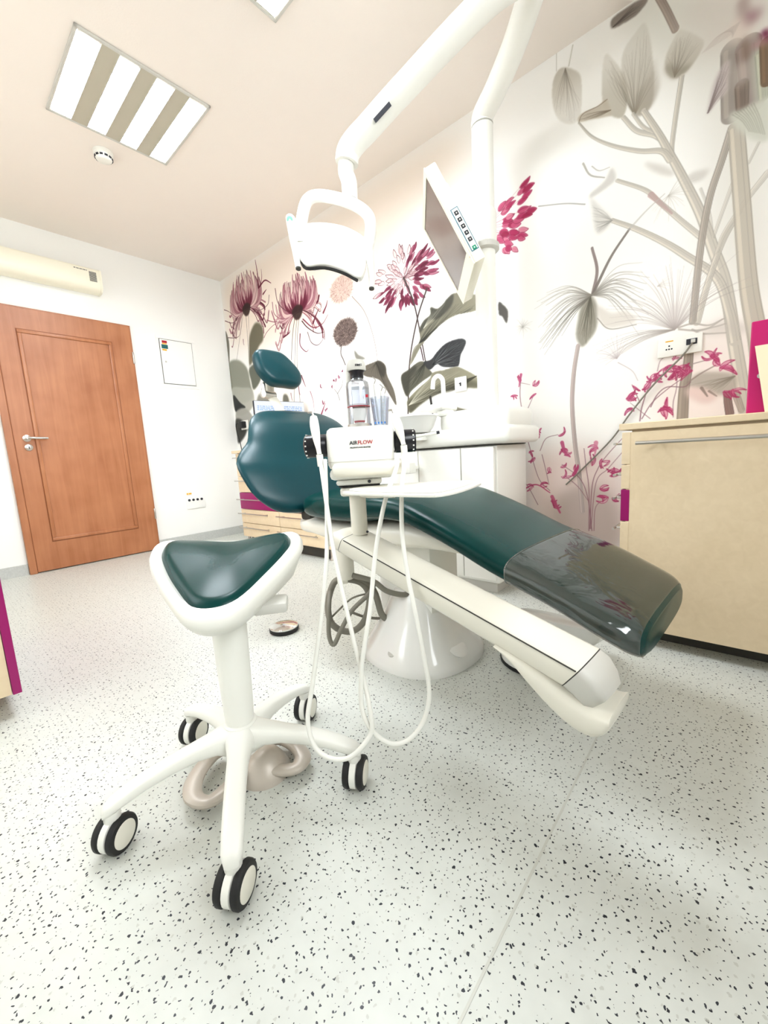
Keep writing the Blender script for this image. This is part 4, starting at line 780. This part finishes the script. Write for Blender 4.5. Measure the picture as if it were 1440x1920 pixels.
# ------------------------------------------------------------------ dental unit with cuspidor and pole
du = empty('dental_unit', (-.3, -3.0, 0), 'white dental unit with spittoon bowl, cup filler and tall pole behind the chair', 'dental unit')
mk('cabinet', bx(-.43, -.06, -3.28, -2.5, .06, .79, .012), M['white'], du)
for y0, y1 in ((-3.076, -2.8), (-2.796, -2.52), (-3.268, -3.081)): mk('door_panel', bx(-.452, -.431, y0, y1, .08, .782, .005), M['white'], du)
mk('plinth', bx(-.4, -.08, -3.25, -2.53, 0, .059), M['greyp'], du, smooth=False)
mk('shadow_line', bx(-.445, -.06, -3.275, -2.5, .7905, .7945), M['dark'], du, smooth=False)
mk('upper_body', bx(-.47, -.06, -3.36, -2.62, .795, .888, .03, 4), M['white'], du)
mk('tower', bx(-.43, -.1, -3.34, -2.93, .87, .985, .04, 4), M['white'], du)
mk('filler_plate', bx(-.47, -.3, -2.985, -2.83, .995, 1.03, .015, 3), M['white'], du)
mk('filler_neck', bx(-.44, -.34, -2.99, -2.93, .96, 1.0, .015), M['white'], du)
mk('cup_filler', tube([(-.4, -2.955, 1.03), (-.4, -2.955, 1.13), (-.4, -2.95, 1.165), (-.4, -2.925, 1.185), (-.4, -2.895, 1.17), (-.4, -2.885, 1.12)], .0125, 12), M['gloss'], du)
mk('bowl', lathe([(.03, .868), (.075, .872), (.1, .9), (.121, .955), (.126, .958), (.123, .96), (.115, .955), (.094, .906), (.07, .884), (.0, .88)], (-.5, -2.83, .01), 40), M['gloss'], du)
mk('bowl_foot', lathe([(.06, .84), (.05, .876)], (-.5, -2.83, 0), 24), M['white'], du)
mk('suction_holder', join(bx(-.56, -.5, -2.82, -2.76, .66, .72, .008), bx(-.5, -.44, -2.8, -2.77, .68, .7)), M['white'], du)
mk('pole', lathe([(.062, .98), (.055, 1.0), (.052, 1.75), (.052, 2.33)], (-.3, -3.17, 0), 28), M['white'], du)
mk('pole_collar', lathe([(.057, 1.8), (.06, 1.81), (.06, 1.94), (.057, 1.95)], (-.3, -3.17, 0), 28), M['white'], du)
mk('pole_ring', lathe([(.064, 1.762), (.072, 1.768), (.072, 1.79), (.064, 1.796)], (-.3, -3.17, 0), 28), M['greyp'], du)
# operating lamp
LF = Fr(-1.044, -2.822, 48.35)
ol = empty('operating_lamp', (-.3, -3.17, 2.36), 'white dental operating lamp on a jointed ceiling-high arm, hanging over the chair', 'dental lamp')
mk('pole_arm', tube([(-.3, -3.17, 2.335), (-.3, -3.17, 2.36), (-.31, -3.19, 2.385), (-.36, -3.28, 2.415), (-.45, -3.42, 2.48), (-.6, -3.58, 2.545), (-.628, -3.607, 2.554)], .053, 16), M['white'], ol)
mk('elbow', lathe([(.03, -.12), (.055, -.11), (.055, .05), (.03, .06)], (-.628, -3.607, 2.554), 24), M['white'], ol)
la = mk('lamp_arm', tube([(-.64, -3.58, 2.46), (-.738, -3.425, 2.397), (-.86, -3.09, 2.215), (-.908, -2.956, 2.136), (-.928, -2.9, 2.105), (-.944, -2.868, 2.07), (-.948, -2.858, 2.03)], .05, 18, flat=.95), M['white'], ol)
T0 = Vector((-.86, -3.09, 2.215)); T1 = Vector((-.908, -2.956, 2.136)); dv = (T1-T0).normalized()
def ARM(q): c = T0.lerp(T1, q[0]); side = Vector((-.664, .747, 0)).cross(dv).normalized(); sd_ = Vector((-.75, -.64, -.15)); sd_ = (sd_-dv*sd_.dot(dv)).normalized(); up_ = dv.cross(sd_); return tuple(c+sd_*q[2]+up_*q[1])
mk('name_plate', bx(.3, .8, -.03, -.014, .0478, .0525), M['ink'], la, smooth=False, T=ARM)
mk('wrist', tube([(-.948, -2.858, 2.045), (-.948, -2.85, 2.0), (-.944, -2.86, 1.96), (-.95, -2.867, 1.92), (-.955, -2.868, 1.875)], .034, 16), M['white'], ol)
Lq = lambda r, d, z: LF((r, d, z))
mk('yoke', tube([Lq(*p) for p in ((-.128, 0, 1.7), (-.122, 0, 1.765), (-.098, 0, 1.845), (-.072, 0, 1.874), (-.03, 0, 1.88), (.04, 0, 1.866), (.108, 0, 1.84), (.158, 0, 1.806), (.177, 0, 1.77), (.173, 0, 1.71), (.155, 0, 1.655))], .025, 14, flat=.7, up=(-.75, -.66, 0)), M['white'], ol)
BO = [(-.09, 1.792), (-.02, 1.79), (.06, 1.768), (.125, 1.728), (.152, 1.69), (.152, 1.61), (.135, 1.535), (.108, 1.518), (.045, 1.56), (-.03, 1.588), (-.106, 1.588), (-.148, 1.655), (-.15, 1.73), (-.13, 1.778)]
body = mk('lamp_body', pillow(BO, .05, .012, lambda p: LF((p[0], -p[2]+(p[1]-1.66)*.35, p[1])), .006, k=4, c=(0, 1.67)), M['white'], ol)
mk('lamp_gasket', tube([LF((x, .0+(z-1.66)*.35-.006, z-.004)) for x, z in ((-.149, 1.66), (-.13, 1.622), (-.108, 1.585), (-.03, 1.583), (.045, 1.555), (.108, 1.514))], .0062, 8, k=4), M['rubber'], body)
mk('lamp_lens', pillow([(x*.9, 1.67+(z-1.67)*.9) for x, z in BO], .02, .005, lambda p: LF((p[0], .036-p[2]+(p[1]-1.66)*.35, p[1])), 0, k=4, c=(0, 1.67)), M['frost'], body)
for pts, nm in ((((-.162, -.01, 1.79), (-.16, -.02, 1.76), (-.154, -.03, 1.7), (-.149, -.03, 1.65), (-.143, -.03, 1.587)), 'l'), (((.158, -.01, 1.67), (.163, -.02, 1.64), (.168, -.03, 1.58), (.17, -.03, 1.53), (.166, -.03, 1.489)), 'r')):
    h = mk('side_handle', tube([Lq(*p) for p in pts], lambda t: .027-.011*t, 12, flat=.75, up=(.66, -.75, 0)), M['white'], ol)
    mk('handle_tip', tube([Lq(*pts[-1]), Lq(pts[-1][0], pts[-1][1], pts[-1][2]-.006)], .0165, 10, k=0, flat=.7, up=(.66, -.75, 0)), M['dark'], h)
    mk('handle_axle', tube([Lq(pts[0][0], 0, 1.76 if nm == 'l' else 1.66), Lq(pts[0][0]*.8, 0, 1.76 if nm == 'l' else 1.66)], .017, 12, k=0), M['white'], h)
    if nm == 'l': mk('sensor_button', lathe([(.003, 0), (.013, 0), (.013, .003), (.009, .0042), (.001, .0045)], Lq(-.161, -.037, 1.775), 20, (-.75, -.66, 0)), M['mint'], h)
# monitor on the pole
pA = Vector((-.869, -3.203, 1.886)); vv = Vector((.098, -.161, -.383)).normalized(); hh = Vector((.324, .239, -.021)); hh = (hh-vv*hh.dot(vv)).normalized(); nn = vv.cross(hh).normalized()
def MT(p): q = pA+hh*p[0]+vv*p[1]+nn*p[2]; return tuple(q)      # p: along width, down the height, towards the back
WM, HM = .392, .42
mo = empty('patient_monitor', MT((WM/2, HM/2, .03)), 'tilted cream patient monitor with a row of edge buttons, on the white pole', 'monitor')
mk('housing', bx(0, WM, 0, HM, .004, .05, .006), M['cream'], mo, T=MT)
mk('bezel', join(bx(0, WM, 0, .022, -.002, .0035), bx(0, WM, HM-.06, HM, -.002, .0035), bx(0, .02, .022, HM-.06, -.002, .0035), bx(WM-.02, WM, .022, HM-.06, -.002, .0035)), M['cream'], mo, T=MT, smooth=False)
mk('screen', bx(.02, WM-.02, .022, HM-.06, .001, .0035), M['screen'], mo, smooth=False, T=MT)
bs_ = mk('button_strip', bx(-.0015, .0, .1935, .3765, .0125, .0435), M['tealline'], mo, smooth=False, T=MT)
mk('strip_panel', bx(-.0022, -.0016, .197, .373, .0155, .0405), M['white'], bs_, smooth=False, T=MT)
for i in range(6):
    m_ = 'brightgreen' if i == 5 else 'ink'; y = .208+i*.0285+(.008 if i == 5 else 0)
    b_ = mk('button', bx(-.004, -.0023, y, y+.016, .0205, .0355), M[m_], mo, smooth=False, T=MT)
    mk('button_mark', bx(-.0046, -.0041, y+.005, y+.011, .0255, .0305), M['palegreen' if i == 5 else 'greyp'], b_, smooth=False, T=MT)
mk('power_light', bx(.004, .008, .385, .389, -.003, -.0021), M['yellow'], mo, smooth=False, T=MT)
mk('bracket', tube([MT((WM*.55, HM*.6, .05)), MT((WM*.6, HM*.6, .1)), (-.42, -3.15, 1.78), (-.378, -3.165, 1.78)], .025, 12, k=4), M['white'], mo)
mk('back_shell', bx(.05, WM-.05, .06, HM-.08, .0505, .075, .012), M['cream'], mo, T=MT)
# ------------------------------------------------------------------ saddle stool
SX, SY = -1.941, -3.346
so = empty('saddle_stool', (SX, SY, 0), 'white saddle stool with dark green seat on five castors in the foreground', 'stool')
SFx = (-.6, -.8); 
def ST(p): r, n, z = p; return (SX+.8*r-.6*n, SY-.6*r-.8*n, z)
SO = [(0, .128), (.042, .108), (.085, .03), (.125, -.05), (.148, -.11), (.14, -.165), (.1, -.195), (.04, -.21), (-.04, -.212), (-.105, -.205), (-.152, -.185), (-.158, -.12), (-.13, -.045), (-.088, .035), (-.042, .108)]
def seat_z(r, n): return .516+.10*(max(0, min(1, (.14-n)/.3))**1.1)*.66-.006*math.exp(-((r/.055)**2))*max(0, min(1, (.09-n)/.2))+.016*(r/.15)**2
def stz(p): a, b, d = p; return ST((a, b, seat_z(a, b)-.035+d))
mk('seat_cushion', pillow(SO, .05, .024, stz, .012, k=5, c=(0, -.06)), M['leather'], so)
cen = np.array((0, -.055))
def sc_out(k, dz, kz=1):
    P = spline([(x, y, 0) for x, y in SO], 5, True); out = []
    for p in P:
        q = cen+(p[:2]-cen)*k; zz = seat_z(*(cen+(p[:2]-cen))); out.append(ST((q[0], q[1], .465+(zz-.465)*kz+dz)))
    return out
mk('seat_shell', loft([sc_out(.9, -.05), sc_out(1.0, -.026), sc_out(1.08, -.016), sc_out(1.16, -.022), sc_out(1.2, -.034), sc_out(1.205, -.046), sc_out(1.16, -.058), sc_out(1.02, -.055, .6), sc_out(.8, -.035, .2), sc_out(.5, -.03, .04), sc_out(.2, -.028, 0)]), M['white'], so, ang=70)
mk('lever_plate', bx(.06, .135, -.02, .05, .437, .462, .008), M['greyp'], so, T=ST)
mk('column', lathe([(.042, .425), (.0385, .42), (.036, .30), (.033, .2), (.031, .17)], (SX, SY, 0), 28), M['white'], so)
mk('column_sleeve', lathe([(.036, .1), (.037, .172), (.0335, .175)], (SX, SY, 0), 28), M['white'], so)
for k, a in enumerate((164, 236, 308, 20, 92)):
    ca, sa = math.cos(math.radians(a)), math.sin(math.radians(a)); lr = []
    for r, z, wd, th in ((.0, .135, .036, .075), (.03, .137, .035, .07), (.06, .142, .027, .046), (.1, .14, .022, .036), (.15, .133, .021, .032), (.2, .122, .0205, .029), (.24, .108, .02, .028), (.267, .096, .0185, .026), (.28, .089, .013, .018)):
        lr.append([(SX+ca*r-sa*x, SY+sa*r+ca*x, z+y) for x, y in sring(18, 3, wd, th/2)])
    mk('leg', loft(lr), M['white'], so, ang=60)
    cx, cy = SX+ca*.264, SY+sa*.264; ax = Vector((.5, -.866, 0)); c0 = Vector((cx, cy, .0365))
    cs = mk('caster', join(lathe([(.014, .06), (.016, .07), (.016, .088)], (cx, cy, 0), 16), lathe([(.032, -.0082), (.035, -.0068), (.035, .0068), (.032, .0082)], tuple(c0), 28, ax)), M['white'], so)
    for sgn in (-1, 1):
        c1 = c0+ax*sgn*.0165
        mk('tyre', lathe([(.024, -.0075), (.0335, -.0072), (.0365, -.004), (.0365, .003), (.034, .0068), (.0265, .008)], tuple(c1), 32, ax*sgn), M['rubber'], cs)
        mk('hub_disc', lathe([(.026, .006), (.026, .0084), (.023, .01), (.0, .0106)], tuple(c1), 32, ax*sgn), M['warm'], cs)
# ------------------------------------------------------------------ foot controls on the floor
fp = empty('foot_pedal', (-1.9, -3.34, 0), 'grey metallic foot pedal with two open loops on the floor under the stool', 'foot pedal')
mk('pedal_dome', lathe([(.062, 0), (.062, .008), (.055, .022), (.04, .045), (.02, .056), (.0, .058)], (-1.888, -3.34, 0), 28), M['pedal'], fp)
def fl(px): return px
mk('pedal_loop', tube([(-1.93, -3.22, .03), (-1.97, -3.225, .035), (-2.025, -3.26, .034), (-2.05, -3.305, .03), (-2.036, -3.342, .026), (-2.0, -3.345, .026), (-1.95, -3.33, .028), (-1.915, -3.31, .03)], .021, 14, flat=.55, up=(.2, .2, 1)), M['pedal'], fp)
mk('pedal_loop', tube([(-1.885, -3.295, .03), (-1.85, -3.29, .036), (-1.82, -3.32, .037), (-1.812, -3.37, .034), (-1.822, -3.41, .03), (-1.85, -3.42, .026), (-1.87, -3.4, .022), (-1.885, -3.375, .022)], .021, 14, flat=.6, up=(.3, .1, 1)), M['pedal'], fp)
mk('pedal_foot', bx(-1.925, -1.85, -3.385, -3.3, 0, .012, .004), M['rubber'], fp)
fb = empty('foot_button', (-1.355, -2.66, 0), 'small round metal foot button on the floor left of the hoses', 'foot switch')
mk('rubber_base', lathe([(.062, 0), (.066, .004), (.066, .016), (.062, .02)], (-1.355, -2.66, 0), 32), M['rubber'], fb)
mk('button_top', lathe([(.0635, .0195), (.063, .024), (.045, .031), (.0, .034)], (-1.355, -2.66, 0), 32), M['chrome'], fb)
wf = empty('foot_control', (-.95, -3.7, 0), 'broad glossy white foot control with black rim under the foot of the chair', 'foot control')
mk('rubber_rim', lathe([(.126, 0), (.129, .003), (.129, .012), (.126, .014)], (-.975, -3.68, 0), 40), M['rubber'], wf)
mk('drum', lathe([(.126, .0142), (.128, .03), (.124, .08), (.11, .1)], (-.975, -3.68, 0), 40), M['gloss'], wf)
mk('pedal_plate', loft([[(x, y, z+(x+.98)*-.25) for x, y in [(-.905+a, -3.725+b) for a, b in sring(32, 5, .1*k, .165*k)]] for z, k in ((.1, .8), (.125, .95), (.15, 1), (.163, .98), (.168, .9))]), M['gloss'], wf)
# ------------------------------------------------------------------ right cabinet
rc = empty('side_cabinet', (-.33, -4.4, 0), 'beige laminate cabinet with a long steel bar handle at the right edge', 'cabinet')
mk('body', bx(-.63, -.005, -5.2, -3.9, .075, .808), M['beige'], rc, smooth=False)
mk('worktop', bx(-.655, -.005, -5.22, -3.862, .8085, .832, .003), M['beige'], rc, smooth=False)
mk('plinth', bx(-.56, -.02, -5.15, -3.97, 0, .0745), M['dark'], rc, smooth=False)
dd = mk('door', bx(-.65, -.6305, -5.2, -3.888, .065, .8, .002), M['beige'], rc, smooth=False)
mk('bar_handle', join(tube([(-.692, -3.922, .76), (-.692, -4.9, .76)], .0065, 12, k=0), tube([(-.65, -3.99, .76), (-.692, -3.99, .76)], .005, 10, k=0), tube([(-.65, -4.8, .76), (-.692, -4.8, .76)], .005, 10, k=0)), M['metal'], dd)
for z0, z1, m in ((.685, .8, 'beige'), (.595, .682, 'beige'), (.475, .592, 'magenta'), (.33, .472, 'beige'), (.07, .327, 'beige')):
    d = mk('drawer', bx(-.652, -.06, -3.9, -3.872, z0, z1, .002), M[m], rc, smooth=False)
    zz = z1-.04
    mk('drawer_handle', join(tube([(-.6, -3.838, zz), (-.2, -3.838, zz)], .005, 8, k=0), tube([(-.56, -3.872, zz), (-.56, -3.838, zz)], .004, 8, k=0), tube([(-.24, -3.872, zz), (-.24, -3.838, zz)], .004, 8, k=0)), M['metal'], d)
bn = empty('magenta_binder', (-.55, -4.32, .832), 'upright magenta binder standing on the beige cabinet at the right edge', 'binder')
mk('cover', bx(-.6, -.585, -4.5, -4.207, .8325, 1.11, .003), M['binder'], bn, smooth=False)
mk('spine', bx(-.586, -.5, -4.5, -4.207, .8325, 1.11, .003), M['binder'], bn, smooth=False)
mk('ring_hole', lathe([(.008, 0), (.008, .002), (.003, .0025)], (-.6, -4.235, .945), 14, (-1, 0, 0)), M['metal'], bn)
cdb = empty('cream_card', (-.615, -4.3, .8325), 'cream printed card leaning on the magenta binder', 'card')
def CD(p): return (-.617+p[2]+(p[1]-.833)*.05, -4.25-p[0]+(p[1]-.833)*.16, p[1])
mk('card', bx(-.0, .2, .833, 1.035, -.002, .0), M['cardp'], cdb, smooth=False, T=CD)
for i, zz in enumerate((1.0, .92, .87)): mk('printed_line', bx(.05, .15, zz, zz+.012, -.0028, -.0021), M['ink'], cdb, smooth=False, T=CD)
cb = empty('black_cable', (-.05, -3.8, 0), 'black cable running down the mural wall beside the beige cabinet', 'cable')
mk('cable', tube([(-.05, -3.853, .6), (-.08, -3.82, .56), (-.1, -3.79, .48), (-.1, -3.78, .3), (-.08, -3.79, .01)], .006, 8), M['rubber'], cb)
gcb = empty('grey_cable', (-.02, -3.85, .84), 'thin grey cable hanging from the mural wall socket behind the cabinet', 'cable')
mk('cable', tube([(-.02, -4.02, 1.19), (-.03, -3.98, 1.13), (-.02, -3.88, 1.03), (-.015, -3.78, .9), (-.015, -3.7, .78), (-.012, -3.55, .62), (-.012, -3.48, .55)], .004, 8), M['grey'], gcb)
ws = empty('wall_socket', (-.01, -3.967, 1.18), 'white double socket plate with a plugged cable on the mural above the cabinet', 'socket')
mk('plate', bx(-.014, -.0005, -4.05, -3.885, 1.142, 1.224, .004), M['white'], ws)
mk('network_port', bx(-.0155, -.0138, -4.032, -3.993, 1.178, 1.203), M['ink'], ws, smooth=False)
mk('network_plug', bx(-.026, -.0155, -4.026, -4.01, 1.184, 1.199, .002), M['greyp'], ws)
for y, z in ((-3.93, 1.188), (-3.94, 1.174), (-3.92, 1.174), (-3.93, 1.174)): mk('socket_hole', lathe([(.0035, 0), (.0035, .001)], (-.014, y, z), 10, (-1, 0, 0)), M['ink'], ws)
mk('sticker', bx(-.0148, -.0138, -3.945, -3.915, 1.206, 1.211), M['yellow'], ws, smooth=False)
s2 = empty('small_switch', (-.01, -2.835, 1.19), 'small square white switch plate on the painted leaf above the spittoon', 'switch')
mk('plate', bx(-.012, -.0005, -2.878, -2.793, 1.145, 1.235, .004), M['white'], s2)
mk('symbol', join(bx(-.0128, -.0118, -2.842, -2.832, 1.178, 1.2), bx(-.0128, -.0118, -2.84, -2.826, 1.19, 1.198)), M['ink'], s2, smooth=False)
# ------------------------------------------------------------------ left cabinet
lc = empty('left_cabinet', (-2.6, -2.1, 0), 'tall magenta fronted beige cabinet at the left edge of the photo', 'cabinet')
mk('body', bx(-2.93, -2.26, -2.48, -.9, .08, .86), M['beige'], lc, smooth=False)
mk('front', bx(-2.2585, -2.236, -2.485, -1.7, .078, .85, .002), M['magenta'], lc, smooth=False)
mk('worktop', bx(-2.93, -2.22, -2.5, -.88, .8605, .89, .003), M['beige'], lc, smooth=False)
mk('plinth', bx(-2.9, -2.36, -2.4, -.95, 0, .079), M['dark'], lc, smooth=False)
